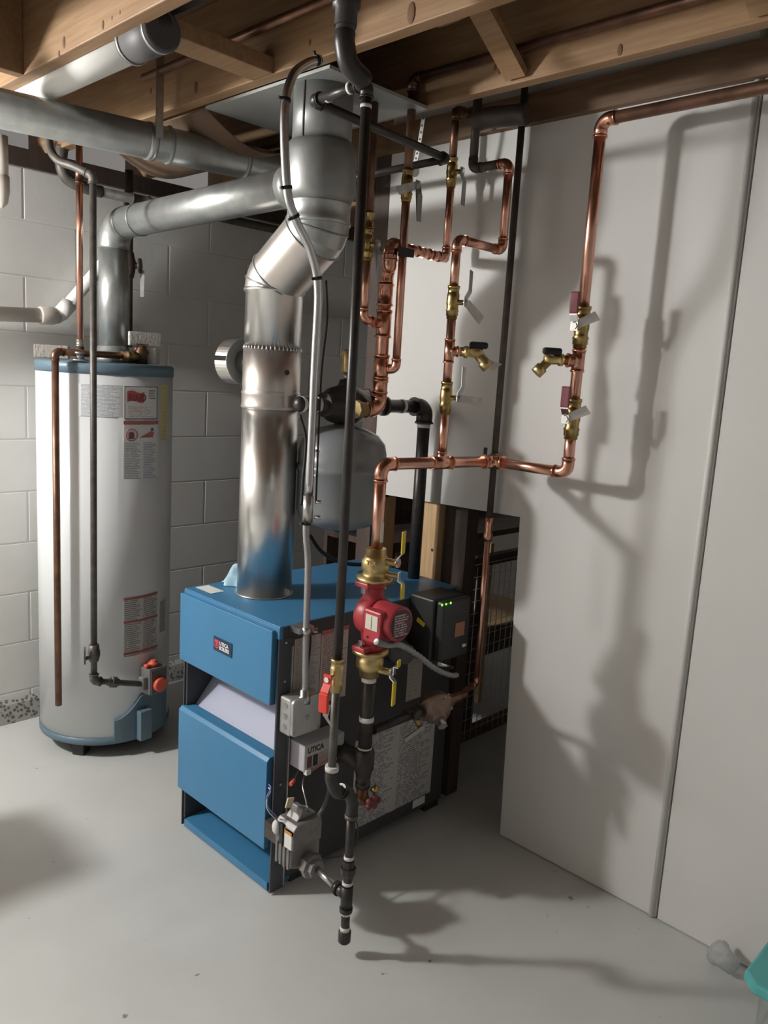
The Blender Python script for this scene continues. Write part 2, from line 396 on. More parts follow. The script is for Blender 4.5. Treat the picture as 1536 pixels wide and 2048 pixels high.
# blocking and cross bridging between the joists
B().box(.985, 1.342, 1.772, 1.860, 2.2, 2.240).obj('blocking', PINE, ce, bevel=.002)
B().box(.585, .947, 2.35, 2.388, 2.2, 2.40).obj('blocking', PINE, ce, bevel=.002)
def brace(xa, za, xb, zb, y):
    a = V((xa, y, za)); c = V((xb, y, zb)); d = (c-a).normalized(); n_ = d.cross(Y).normalized()
    B().obox((a+c)/2, d, Y, n_, (c-a).length, .06, .02).obj('bridging', PINE, ce)
for yy in (1.30, .70):
    brace(1.39, 2.43, 1.735, 2.215, yy); brace(1.39, 2.215, 1.735, 2.43, yy-.065)
# sheet metal panning under one joist bay
pn = B().box(1.38, 1.742, 1.60, 2.14, 2.192, 2.199)
pn.prism([(0, 0), (.10, 0), (.30, -.05), (.42, -.012), (.42, 0), (.30, -.04), (.1, .007), (0, .007)], (1.38, 2.14, 2.192), X, Z, Y, .0)
B().box(1.38, 1.742, 1.60, 2.14, 2.190, 2.198).obj('pan_sheet', mat('pan_metal', (.40, .41, .40), .5, .3, noise=.12, nscale=8), ce)
cv = B(); P = []; fs = []
for i in range(13):
    t = i/12; x_ = 1.38+.40*t; z_ = 2.19-.075*math.sin(t*math.pi)**1.0
    for yy in (2.14, 2.75): P.append((x_, yy, z_))
    for yy in (2.14, 2.75): P.append((x_, yy, z_+.004))
for i in range(12):
    o = 4*i; fs += [(o, o+1, o+5, o+4), (o+2, o+6, o+7, o+3), (o, o+4, o+6, o+2), (o+1, o+3, o+7, o+5)]
cv.add(P, fs, True); cv.obj('sagging_sheet', mat('brown_board', (.20, .125, .08), .7, noise=.2, nscale=4), ce)
# ================================================================== CEILING SERVICES
t = thing('round_duct', 'long round silver duct hung under the joists along the block wall', 'duct', (1.2, 2.38, 2.1))
d0 = at(0, 217, z=2.108); d1 = at(480, 322, z=2.108); dd = (d1-d0).normalized(); d0 = d0-dd*.35; d1 = d1+dd*.6; RD = .051
B().cyl(d0, d1, RD, n=32).obj('duct_tube', GALV, t)
for px in (300, 455):
    q = min((d0+dd*s_*.01 for s_ in range(160)), key=lambda p: abs((p-CAM).dot(RT)/(p-CAM).dot(FW)*F+768-px))
    if px == 300:
        B().lathe(q-dd*.012, dd, [(0, RD+.003), (.024, RD+.003)], 32).obj('hanger_band', STEEL, t)
        B().box(q.x-.012, q.x+.012, q.y-RD-.004, q.y-RD-.001, q.z, 2.36).obj('hanger_strap', STEEL, t)
    B().lathe(q+dd*.05, dd, [(0, RD+.002), (.006, RD+.005), (.012, RD+.002)], 32).obj('duct_seam', GALVD, t)

t = thing('ceiling_drain_pipe', 'thick white plastic drain pipe between the joists with dark rubber coupling', 'pipe', (1.12, 2.4, 2.27))
cdx = at(155, 142, z=2.200).x
cyy_ = at(262, 92, z=2.200).y
c0 = V((cdx, 2.95, 2.200)); c1 = V((cdx, cyy_-.02, 2.200))
B().cyl(c0, c1, .038, n=28).obj('pipe', PVC, t)
B().tube(smooth_path([(cdx, cyy_-.06, 2.203), (cdx+.004, cyy_-.12, 2.22), (cdx+.03, 1.86, 2.285), (cdx+.05, 1.75, 2.30), (cdx+.07, 1.15, 2.31)]), .038, 22).obj('black_pipe', mat('abs_black', (.04, .037, .036), .5), t)
B().lathe((cdx, cyy_, 2.200), -Y, [(0, .040), (.004, .043), (.012, .043), (.014, .041), (.020, .041), (.022, .044), (.15, .046), (.152, .040)], 28).obj('rubber_coupling', mat('coupling_grey', (.09, .085, .085), .55), t)
for yy in (cyy_-.012, cyy_-.13): B().cyl((cdx, yy, 2.200), (cdx, yy-.010, 2.200), .0465, n=28).obj('clamp_band', STEEL, t)

t = thing('ceiling_copper_line', 'thin brown copper pipe along the side of a joist above the flue', 'pipe', (1.28, 1.7, 2.27))
a = at(470, 80, x=1.30); b_ = at(668, 18, x=1.30)
e_ = b_+(b_-a).normalized()*.10
run(t, [V((1.30, 2.35, a.z)), V((1.30, e_.y, a.z+.005))], .011, COPPERD)
coupling(t, V((1.30, e_.y+.05, a.z+.005)), Y, .011, COPPERF, L=2.2)

# gas main: along the wall, across the room, then the drop to the boiler
G = .0135
t = thing('boiler_gas_line', 'black iron gas pipe dropping in front of the boiler with red lever valve', 'gas pipe', (1.216, 1.29, 0))
gx, gy = 1.216, 1.29; lx = 1.29
ztop = 2.05
pA = V((1.838, 2.6, 2.07)); pB = V((1.802, 1.57, 2.07)); pC = V((1.225, 1.47, 2.05)); pD = V((gx, gy, 2.05))
GR = .0108
run(t, [pA, pB, pC, pD, V((gx, gy, zrow(gx, gy, 1325)))], GR, IRON, bend=1.5, k=1.3, rim=1.42)
for p, d in ((V((gx, gy, 2.005)), Z), (pD+V((0, .05, 0)), Y), (pC-V((0, .05, 0)), Y)): ring(t, p, d, GR*1.12, .007, SEAL)
# second iron riser into the joist bay
q0 = V((1.149, 1.29, 2.43)); q1 = V((1.149, 1.29, 2.105))
pipe(t, q0, q1, .020, IRON, 'riser_pipe')
B().lathe((1.149, 1.29, 2.135), Z, [(0, .023), (.03, .023), (.034, .029), (.05, .029), (.054, .022), (.09, .022)], 10).obj('union', IRON, t)
B().tube(smooth_path([q1+V((0, 0, .02)), q1, V((1.165, 1.29, 2.07)), V((gx-.005, gy, 2.05))]), [.021]*30+[.019]*1, 16).obj('bend', IRON, t)
zv = zrow(gx, gy, 1350)
zs0, zs1 = zrow(gx, gy, 1565), zrow(lx, gy, 1600)
va = ball_valve(t, (gx, gy, zv), Z, (-.93, -.20, 0), .0112, -Z, mt=BRASSL, hmt=REDP, hl=.078, body=1.25, grip=REDP, hw=.021)
B().prism([(-.008, 0), (.010, 0), (.004, -.03), (.016, -.055), (.006, -.045), (-.008, -.025)], V((gx, gy, zv-.062))+V((-.93, -.20, 0))*.036, V((.72, -.69, 0)), Z, V((-.69, -.72, 0)), .001).obj('tag', PAPER, va)
z_e = zs0-.005
pipe(t, (gx, gy, zv-.03), (gx, gy, z_e+.02), .0098, IRONG)
# offset with two elbows towards +x
jj = V((gx, gy, z_e)); kk = V((lx, gy, zs1+.005)); dz = (kk-jj)
B().tube(smooth_path([jj+V((0, 0, .04)), jj+V((.0, 0, .012)), jj*.72+kk*.28+V((0, 0, -.010)), jj*.5+kk*.5, jj*.28+kk*.72+V((0, 0, .010)), kk-V((0, 0, .012)), kk-V((0, 0, .045))], 8), .0150, 16).obj('offset_elbows', IRON, t)
ring(t, jj+V((0, 0, .042)), Z, .0165, .012, SEAL); ring(t, kk-V((0, 0, .048)), Z, .0165, .010, IRONG, 'collar')
for s_ in (.44, .56):
    p = jj*(1-s_)+kk*s_; ring(t, p, (kk-jj).normalized(), .0175, .006, IRON, 'collar')
zu = zrow(lx, gy, 1735); ztee = zrow(lx, gy, 1790); zcap = zrow(lx, gy, 1872)
pipe(t, (lx, gy, kk.z-.05), (lx, gy, zu), .0112, IRON)
ring(t, (lx, gy, zu+.028), Z, .0128, .009, SEAL)
B().lathe((lx, gy, zu-.035), Z, [(0, .0125), (.012, .015), (.02, .0195), (.036, .0195), (.036, .015), (.055, .014)], 8, smooth=False).obj('union', IRON, t)
pipe(t, (lx, gy, zu-.035), (lx, gy, ztee+.02), .0108, IRON)
b = B().cyl((lx, gy, ztee-.042), (lx, gy, ztee+.026), .0150, n=18); b.cyl((lx, gy, ztee), (lx, gy+.040, ztee), .0145, n=18)
b.cyl((lx, gy+.028, ztee), (lx, gy+.042, ztee), .0175, n=18).cyl((lx, gy, ztee-.045), (lx, gy, ztee-.034), .0168, n=18).obj('tee', IRON, t)
ring(t, (lx, gy, ztee+.034), Z, .0140, .007, SEAL)
pipe(t, (lx, gy, ztee-.04), (lx, gy, zcap+.01), .0112, IRON, 'drip_leg')
ring(t, (lx, gy, ztee-.05), Z, .0125, .007, SEAL); ring(t, (lx, gy, zcap+.022), Z, .0128, .012, SEAL)
B().lathe((lx, gy, zcap-.018), Z, [(0, .012), (.005, .0162), (.032, .0162), (.034, .0145)], 18).obj('end_cap', IRON, t)
yv = 1.452
pipe(t, (lx, gy+.04, ztee), (lx, yv-.045, ztee+.012), .0085, STEEL, 'nipple')

# ================================================================== BOILER
bx0, bx1, by0, by1, bz = 1.293, 2.032, 1.60, 2.06, .788
t = thing('boiler', 'blue steel gas boiler with slotted front standing on the floor', 'boiler', (1.6, 1.83, 0)); BO = t
ys = by0+.005
def zf(py): return zrow(bx0, ys, py)
z_dt, z_db, z_l1, z_l0, z_bb = zf(1262), zf(1411), zf(1507), zf(1524), zf(1698)
B().box(bx0+.004, bx1, by0, by0+.012, .03, bz-.003).obj('side_panel', SIDE, t, bevel=.002)
B().box(bx0+.004, bx1, by1-.012, by1, .03, bz-.003).obj('side_panel', SIDE, t, bevel=.002)
B().box(bx1-.012, bx1, by0+.012, by1-.012, .03, bz-.003).obj('rear_panel', SIDE, t)
lid = B().box(bx0-.002, bx1+.004, by0-.003, by1+.003, bz-.004, bz).box(bx0-.003, bx0+.01, by0-.003, by1+.003, bz-.036, bz-.004).obj('top_panel', BLUE, t, bevel=.002)
B().box(bx0-.016, bx0+.004, by0+.012, by1+.004, z_db, z_dt).obj('upper_door', BLUE, t, bevel=.002)
dr = B().prism([(-.016, z_bb), (-.016, z_l0), (-.006, z_l0+.010), (.030, z_l0+.012), (.030, z_l0+.004), (.004, z_l0), (.004, z_bb)], (bx0, by0+.014, 0), X, Z, Y, by1+.002-by0-.014).obj('lower_door', BLUE, t, bevel=.0015)
SLP = mat('inner_panel_grey_blue', (.36, .38, .50), .5)
B().prism([(.02, z_l0-.01), (.19, z_db+.03), (.196, z_db+.03), (.026, z_l0-.01)], (bx0, by0+.012, 0), X, Z, Y, by1-by0-.024).obj('inner_baffle', SLP, t)
B().box(bx0+.2, bx0+.21, by0+.012, by1-.012, .03, bz-.04).obj('inner_back', DARK, t)
B().prism([(-.002, .008), (-.002, .032), (.20, .05), (.20, .008)], (bx0, by0+.012, 0), X, Z, Y, by1-by0-.03).obj('base_tray', BLUE, t, bevel=.001)
for yy in (by0-.001, by1-.003): B().box(bx0-.001, bx0+.05, yy, yy+.004, .006, bz-.036).obj('corner_strip', BLUED, t)
B().box(bx0+.040, bx0+.044, by0-.008, by0-.001, .015, bz-.06).obj('edge_flange', STEEL, t)
B().box(bx0+.34, bx0+.344, by0-.007, by0-.001, .48, .72).obj('edge_flange', STEEL, t)
for zz in (.74, .63, .55, .33): B().sph((bx0+.022, by0-.002, zz), .004, 8).obj('screw', STEEL, t)
for xx in (bx0+.12, bx1-.03):
    for yy in (by0+.04, by1-.04): B().box(xx-.04, xx+.03, yy-.03, yy+.03, 0, .031).obj('foot', DARK, t)
B().box(bx0+.05, bx1-.01, by0+.02, by1-.02, .024, .034).obj('base_pan', DARK, t)
# badge on the upper door
bo = at(428, 1275, x=bx0-.017); bo1 = at(465, 1313, x=bx0-.017)
bw_ = .090; bh_ = .042; oy = bo.y; oz = bo1.z
bd = B().sheet((bx0-.0165, oy, at(428, 1299, x=bx0-.017).z), -Y, Z, -X, bw_, bh_, .0015).obj('badge', NAVY, t)
zb = at(428, 1299, x=bx0-.017).z
b = B()
sh = [(0, .005), (.010, 0), (.020, .005), (.020, .026), (0, .026)]
B().prism(sh, (bx0-.0181, oy-.006, zb+.008), -Y, Z, -X, .0006).obj('emblem_shield', REDTXT, bd)
text('U', .020, (bx0-.0188, oy-.0088, zb+.013), -Y, Z, NAVY, bd, 'emblem_letter', bold=.0004)
text('UTICA', .0150, (bx0-.0185, oy-.030, zb+.0225), -Y, Z, WHITETXT, bd, bold=.0004)
text('BOILERS', .0150, (bx0-.0185, oy-.030, zb+.009), -Y, Z, WHITETXT, bd, bold=.0004, squeeze=.86)
# paper rating slip on the lid
o = at(372, 1169, z=bz)
B().prism([(0, 0), (.045, 0), (.045, -.085), (0, -.085)], (o.x+.006, by1-.012, bz+.0005), X, Y, Z, .0008).obj('paper_slip', PAPER, t)
# labels on the side
LBL1 = print_mat('shaded_label_print', (.50, .43, .40), (.26, .19, .17), 34, 26, .42, 1)
LBL2 = print_mat('instruction_print', (.50, .49, .47), (.22, .22, .22), 40, 34, .46, 2, 3.)
def side_label(p_lt, p_rb, m_, name='label'):
    a = at(*p_lt, y=by0); c = at(*p_rb, y=by0)
    return B().sheet((a.x, by0-.0005, c.z), X, Z, -Y, c.x-a.x, a.z-c.z, .0012).obj(name, m_, t)
ya = by0
def lab(x0, x1, z0, z1, m_, name='label'):
    return B().sheet((x0, ya-.0002, z0), X, Z, -Y, x1-x0, z1-z0, .0012).obj(name, m_, BO)
lab(1.345, 1.44, .56, .742, print_mat('warning_print', (.46, .44, .42), (.30, .28, .27), 30, 22, .40, 1, 9.)); l2 = lab(1.442, 1.545, .53, .748, LBL1)
B().box(1.442, 1.545, ya-.003, ya-.0012, .735, .748).obj('heading_band', REDDULL, l2)
lab(1.60, 1.97, .075, .37, LBL2); lab(1.71, 1.83, .375, .40, LBL2); lab(1.885, 1.945, .045, .072, PAPER)
lab(1.815, 1.885, .44, .60, print_mat('beige_print', (.45, .40, .35), (.36, .31, .27), 12, 9, .5, 1, 4.))
# spark ignition control module
mm = at(613, 1548, y=1.535)
mod = B().box(1.343, 1.49, 1.535, by0, .380, .457).obj('control_module', mat('module_white', (.52, .50, .54), .5), t, bevel=.003)
fc = B().sheet((1.347, 1.5345, .385), X, Z, -Y, .139, .068, .001).obj('module_label', mat('module_label_cream', (.50, .49, .45), .6), mod)
text('UTICA', .022, (1.352, 1.533, .434), X, Z, BLACKTXT, fc, squeeze=.9, bold=.0006)
for i, c in enumerate(((.14, .05, .05), (.03, .03, .035), (.42, .36, .26), (.45, .42, .36), (.45, .38, .2), (.02, .05, .03))):
    B().box(1.352+i*.021, 1.352+i*.021+.016, 1.5322, 1.5335, .392, .424).obj('terminal', mat('terminal_%d' % i, c, .5), fc)
B().box(1.346, 1.362, 1.527, 1.54, .374, .388).obj('plug', PAPER, mod)
cable(t, [(1.36, 1.53, .379), (1.40, 1.52, .398), (1.43, 1.525, .400), (1.46, 1.55, .375), (1.47, 1.59, .33)], .0025, mat('red_wire', (.5, .16, .13), .5), 'wire')
# gas valve with nipple flange
gv = thing('tmp', 'x', 'x'); bpy.data.objects.remove(gv)
gvx = 1.287
GVM = mat('cast_aluminium', (.30, .29, .285), .55, .6, noise=.2, nscale=50)
zg = ztee+.012
gv = B().prism([(-.048, .05), (-.048, .105), (-.036, .118), (.046, .118), (.05, .10), (.05, .05)], (gvx, 1.445, zg), X, Z, Y, .075).obj('gas_valve', GVM, t, bevel=.003)
B().prism([(-.05, .0), (-.05, .05), (.05, .05), (.05, -.025), (.03, -.034), (-.02, -.012)], (gvx, 1.45, zg), X, Z, Y, .065).obj('valve_casting', GVM, gv, bevel=.004)
for i in range(4): B().box(gvx-.0535, gvx-.047, 1.455+i*.016, 1.463+i*.016, zg-.004, zg+.056).obj('casting_rib', GVM, gv, bevel=.001)
B().box(gvx-.053, gvx-.048, 1.447, 1.476, zg+.055, zg+.104).obj('valve_label', PAPER, gv); B().box(gvx-.0535, gvx-.048, 1.447, 1.476, zg+.095, zg+.104).obj('label_band', mat('orange_band', (.62, .24, .06), .5), gv)
B().box(gvx-.0533, gvx-.047, 1.484, 1.498, zg+.05, zg+.112).obj('black_switch', DARK, gv)
B().prism([(-.025, 0), (.03, 0), (.042, .006), (.012, .014), (.010, .028), (-.006, .030), (-.012, .012)], (gvx, 1.462, zg+.118), X, Z, Y, .045).obj('regulator_cap', GVM, gv, bevel=.002)
B().sph((gvx-.052, 1.512, zg+.092), .017, 12, (.6, .8, 1.2)).obj('connector_plug', PAPER, gv)
B().lathe((lx, yv-.048, zg), Y, [(0, .024), (.014, .024), (.016, .034), (.030, .034), (.03, .027), (.05, .027)], 8, smooth=False).obj('inlet_flange', GVM, gv)
B().box(gvx-.02, gvx+.02, 1.52, by0, zg+.01, zg+.06).obj('manifold', IRONB, gv)
B().obox((gvx-.028, 1.49, zg+.163), V((.94, .1, -.3)), Y, V((.3, 0, .94)), .024, .004, .026).obj('cream_tag', mat('cream_card', (.70, .58, .40), .7), gv)
for q in ([(gvx-.05, 1.51, zg+.11), (gvx-.075, 1.52, zg+.145), (gvx-.072, 1.53, zg+.17), (gvx-.045, 1.55, zg+.175), (gvx-.02, 1.59, zg+.16)],):
    cable(t, q, .0018, mat('white_wire', (.6, .6, .66), .5), 'wire'); cable(t, [V(p)+V((.004, .004, .006)) for p in q], .0018, mat('blue_wire', (.2, .2, .5), .5), 'wire')
cable(t, [(1.29, 1.50, .262), (1.33, 1.495, .258), (1.375, 1.50, .262), (1.42, 1.52, .29), (1.455, 1.55, .345), (1.462, 1.575, .41)], .0055, mat('grey_hose', (.20, .19, .19), .5), 'hose')
cable(t, [(1.322, 1.49, zg+.13), (1.322, 1.49, .27), (1.327, 1.50, .31), (1.345, 1.54, .345), (1.40, 1.585, .36)], .0022, STEEL, 'pilot_tube')
cable(t, [(1.32, 1.56, .345), (1.34, 1.57, .352), (1.37, 1.585, .362)], .0022, STEEL, 'wire')
B().cyl((1.318, 1.56, .344), (1.338, 1.566, .350), .0055, n=8).obj('wire_nut', ORANGE, t)
cable(t, [(1.46, 1.52, .30), (1.50, 1.50, .24), (1.50, 1.47, .17), (1.46, 1.46, .13), (1.38, 1.47, .14)], .0022, IRONB, 'wire')

# blue rag behind the flue
rg = B(); P = []; fs = []
n_ = 14
for i in range(n_+1):
    for j in range(n_+1):
        u, v_ = i/n_, j/n_
        r_ = math.sin(u*math.pi)*math.sin(v_*math.pi)
        P.append((1.462+.10*(u-.5)+.012*math.sin(9*v_), 2.012+.085*(v_-.5)+.01*math.sin(7*u), bz+.002+.075*r_**.6*(.75+.25*math.sin(11*u+5*v_))*(1-.25*u)))
for i in range(n_):
    for j in range(n_): fs.append((i*(n_+1)+j, (i+1)*(n_+1)+j, (i+1)*(n_+1)+j+1, i*(n_+1)+j+1))
rg.add(P, fs, True); rg = rg.obj('crumpled_rag', CLOTH, loc=(1.43, 2.0, bz)); tag(rg, 'crumpled pale blue rag on the boiler behind the flue', 'rag')
# ================================================================== FLUE
fx, fy, R6 = 1.462, 1.892, .083
ux_, uy_ = 1.475, 1.728
t = thing('boiler_flue', 'shiny metal flue pipe rising from the boiler with gored elbows', 'flue pipe', (fx, fy, bz))
z_a = zrow(fx, fy-R6, 822); z_b = zrow(fx, fy-R6, 700); z_c = zrow(fx, fy-R6, 578)
B().lathe((fx, fy, bz+.001), Z, [(0, R6), (z_a-bz, R6)], 40).obj('lower_pipe', SHINY, t)
B().lathe((fx, fy, bz+.0005), Z, [(0, R6+.006), (.0035, R6+.006)], 40).obj('base_collar', STEEL, t)
B().lathe((fx, fy, z_a), Z, [(0, R6+.001), (.004, R6+.004), (.012, R6+.002), (.04, R6+.002), (.045, R6+.004), (.052, R6+.001), (.054, R6+.001), (z_b-z_a, R6+.001)], 40).obj('damper_section', SATIN, t)
hp = cylhit(574, 745, fx, fy, R6+.001); hn = (hp-V((fx, fy, hp.z))).normalized()
B().cyl(hp-hn*.002, hp+hn*.002, .0075, n=12).obj('test_hole', DARK, t)
B().lathe((fx, fy, z_b), Z, [(0, R6-.001), (z_c-z_b-.012, R6-.001), (z_c-z_b-.008, R6+.005), (z_c-z_b, R6+.005)], 40).obj('upper_pipe', SHINY, t)
# crimped edge teeth
b = B()
for k in range(44):
    g = 2*math.pi*k/44; b.cyl((fx+math.cos(g)*(R6), fy+math.sin(g)*(R6), z_b-.003), (fx+math.cos(g)*(R6-.0005), fy+math.sin(g)*(R6-.0005), z_b+.009), .0032, .001, n=6)
b.obj('crimped_edge', SHINY, t)
# offset elbows as gores
z_d = zrow(ux_, uy_-R6, 445)
off = V((ux_-fx, uy_-fy, 0)); pts = []
c0 = V((fx, fy, z_c)); c3 = V((ux_, uy_, z_d+.01))
o_len = off.length; h_len = c3.z-c0.z; ou = off.normalized(); th_ = math.radians(52)
_s, _c = math.sin(th_), math.cos(th_)
Rb = (h_len*_s - o_len*_c)/(2*_s*_s - 2*(1-_c)*_c); Ls = (o_len - 2*Rb*(1-_c))/_s
path = [c0]
for k in (1, 2, 3): a = th_*k/3; path.append(c0+ou*Rb*(1-math.cos(a))+Z*Rb*math.sin(a))
m_ = path[-1]+ou*Ls*_s+Z*Ls*_c; path.append(m_)
for k in (2, 1, 0): a = th_*k/3; path.append(c3-ou*Rb*(1-math.cos(a))-Z*Rb*math.sin(a))
def gore(p, q, n0, n1, R_, nm, mt_):
    """pipe piece between two cutting planes"""
    d = (q-p).normalized(); a, bq = frame(d); N = 32; P = []; fs = []
    for (pp, nn) in ((p, n0), (q, n1)):
        for k in range(N):
            g = 2*math.pi*k/N; s0 = p + (a*math.cos(g)+bq*math.sin(g))*R_
            tt = (pp-s0).dot(nn)/d.dot(nn); P.append(s0+d*tt)
    fs = [(k, (k+1) % N, N+(k+1) % N, N+k) for k in range(N)]
    bb = B(); bb.add(P, fs, True); bb.obj(nm, mt_, t)
ds = [(path[i+1]-path[i]).normalized() for i in range(len(path)-1)]
ns = [Z] + [(ds[i]+ds[i+1]).normalized() for i in range(len(ds)-1)] + [Z]
for i in range(len(ds)):
    gore(path[i], path[i+1], ns[i], ns[i+1], R6+.002, 'elbow_gore', GALV if i > 3 else SATIN)
for i in (1, 3, 4, 6):
    d = ns[i]; B().lathe(path[i]-d*.003, d, [(0, R6+.002), (.003, R6+.006), (.006, R6+.002)], 32).obj('elbow_seam', GALVD, t)
R7 = .096
B().lathe((ux_, uy_, z_d-.002), Z, [(0, R6+.003), (.008, R6+.006), (.016, R6+.002), (.05, R6+.002), (.053, R6+.004), (.06, R6+.002)], 40).obj('collar', GALV, t)
zt0 = z_d+.055; zt1 = zrow(ux_, uy_-R6, 280)
B().lathe((ux_, uy_, zt0), Z, [(0, R6+.003), (.02, R7-.004), (.03, R7), (zt1-zt0-.03, R7), (zt1-zt0-.015, R7-.004), (zt1-zt0, R6+.003)], 40).obj('tee_body', GALVD, t)
B().lathe((ux_, uy_, zt1), Z, [(0, R6-.004), (2.191-zt1, R6-.004)], 40).obj('top_pipe', GALVD, t)
sm_ = cylhit(607, 235, ux_, uy_, R6-.004); B().box(sm_.x-.002, sm_.x+.001, sm_.y-.002, sm_.y+.002, zt1, 2.19).obj('lock_seam', DARK, t)
# round draft regulator on the far side of the flue
dn = V((-.12, .993, 0)).normalized(); rc0 = at(486, 724, y=1.992)
rg_ = B().cyl(V((fx, fy, rc0.z)), rc0+dn*.02, .032, n=28).obj('draft_regulator', mat('dark_zinc', (.20, .21, .20), .5, .6), t)
a_, b2 = frame(dn); P = []; fs = []
for seg in ((-1.35, 1.45), (1.70, 4.72)):
    n = 20; o = len(P)
    for i in range(n+1):
        g = seg[0]+(seg[1]-seg[0])*i/n+1.57
        for rr, tt in ((.066, .0), (.066, .050), (.064, .050), (.064, .0)): P.append(rc0+dn*tt+(a_*math.cos(g)+b2*math.sin(g))*rr)
    for i in range(n):
        for q in range(4): fs.append((o+4*i+q, o+4*i+4+q, o+4*i+4+(q+1) % 4, o+4*i+(q+1) % 4))
    fs += [(o, o+1, o+2, o+3), (o+4*n+3, o+4*n+2, o+4*n+1, o+4*n)]
bb = B(); bb.add(P, fs); bb.obj('slotted_rim', SHINY, rg_)
B().cyl(rc0+dn*.002, rc0+dn*.005, .0635, n=28).obj('damper_plate', mat('dark_zinc', (.20, .21, .20), .5, .6), rg_)
B().obox(rc0+dn*.035+a_*.0+b2*.0-V((.058, 0, .006)), dn, Z, dn.cross(Z), .022, .012, .004).obj('weight_clip', SHINY, rg_)

# ================================================================== WATER HEATER
hx, hy, HR = 1.425, 2.835, .240
t = thing('water_heater', 'tall white gas water heater with grey-blue bands by the block wall', 'water heater', (hx, hy, 0)); WH = t
zT = cylhit(211, 728, hx, hy, HR).z; zTb = cylhit(211, 748, hx, hy, HR).z
zB = cylhit(211, 1478, hx, hy, HR).z; zBb = cylhit(211, 1491, hx, hy, HR).z
B().lathe((hx, hy, zB), Z, [(0, HR), (zTb-zB, HR)], 64).obj('tank_jacket', WHITE, t)
B().lathe((hx, hy, zTb-.002), Z, [(0, HR+.003), (zT-zTb, HR+.003), (zT-zTb+.006, HR-.006), (zT-zTb+.006, .02)], 64).obj('top_pan', HBLUE, t)
B().lathe((hx, hy, zBb), Z, [(0, HR-.004), (.004, HR+.003), (zB-zBb+.004, HR+.003)], 64).obj('bottom_pan', HBLUE, t)
B().lathe((hx, hy, .028), Z, [(0, HR-.045), (zBb-.026, HR-.02)], 48).obj('burner_skirt', DARK, t)
for a0 in (216, 336, 96):
    g = math.radians(a0); c = V((hx+math.cos(g)*(HR-.05), hy+math.sin(g)*(HR-.05), 0))
    B().obox(c+V((0, 0, .03)), V((math.cos(g), math.sin(g), 0)), V((-math.sin(g), math.cos(g), 0)), Z, .05, .045, .06).obj('foot', DARK, t, bevel=.003)
zt_ = zT+.006
B().lathe((hx+.02, hy-.02, zt_), Z, [(0, .075), (.02, .075), (.03, .065), (.055, .056), (.06, .053)], 28).obj('draft_hood', GALVD, t)
def hang(px, py): p = cylhit(px, py, hx, hy, HR); return math.atan2(p.y-hy, p.x-hx), p.z
def hlabel(px0, py0, px1, py1, m_, name='label', th=.0012):
    a0, z1 = hang(px0, py0); a1, _ = hang(px1, py0); _, z0 = hang((px0+px1)/2, py1)
    _, z1 = hang((px0+px1)/2, py0)
    return B().patch(hx, hy, HR, a0, a1, z0, z1, th=th).obj(name, m_, WH)
WP = print_mat('heater_grey_print', (.72, .73, .74), (.36, .39, .44), 26, 40, .40, 1, 2.)
hlabel(157, 769, 246, 834, WP)
RL = print_mat('rating_print', (.72, .71, .69), (.62, .58, .55), 24, 20, .5, 1, 5.)
rl = hlabel(249, 773, 314, 838, mat('rating_paper', (.72, .71, .69), .6))
hlabel(252, 812, 310, 834, print_mat('rating_small_print', (.72, .71, .69), (.50, .44, .42), 7, 16, .45, 1, 5.), th=.0018)
hlabel(296, 778, 312, 798, print_mat('rating_heading', (.72, .71, .69), (.25, .24, .25), 4, 8, .4, 1, 8.), th=.0018)
for (p0, q0, p1, q1) in ((249, 773, 314, 774.2), (249, 837, 314, 838.2)): hlabel(p0, q0, p1, q1, BLACKTXT, 'label_rule', .0018)
for xx in (249, 313.4): hlabel(xx, 773, xx+.8, 838, BLACKTXT, 'label_rule', .0018)
b = B(); # wavy red logo banner
a0, zc_ = hang(254, 794); a1, _ = hang(288, 794)
b.patch(hx, hy, HR+.001, a0, a1, zc_-.018, zc_+.018, n=20, th=.001, top=lambda u: zc_+.019+.004*math.sin(u*6.28), bot=lambda u: zc_-.016+.004*math.sin(u*6.28-.4))
lg = b.obj('logo_banner', mat('logo_red', (.50, .13, .12), .6), WH)
p = cylhit(254.5, 799, hx, hy, HR+.0025); nn = (V((p.x, p.y, 0))-V((hx, hy, 0))).normalized(); p2 = cylhit(288, 799, hx, hy, HR+.0025)
tg = (V((p2.x, p2.y, 0))-V((p.x, p.y, 0))).normalized()
n2 = tg.cross(Z)
text('RUUD', .034, V((p.x, p.y, p.z-.004))+n2*.006, tg, Z, mat('logo_dark', (.22, .04, .05), .6), lg, bold=.0008, squeeze=.72)
wl = hlabel(247, 843, 315, 957, print_mat('warning_sheet', (.72, .72, .71), (.34, .38, .44), 34, 15, .36, 2, 1.))
hlabel(247, 842, 316, 849, REDDULL, 'heading_band', .0018)
hlabel(248, 850, 314, 884, mat('picture_paper', (.72, .71, .70), .6), 'picture_panel', .0018)
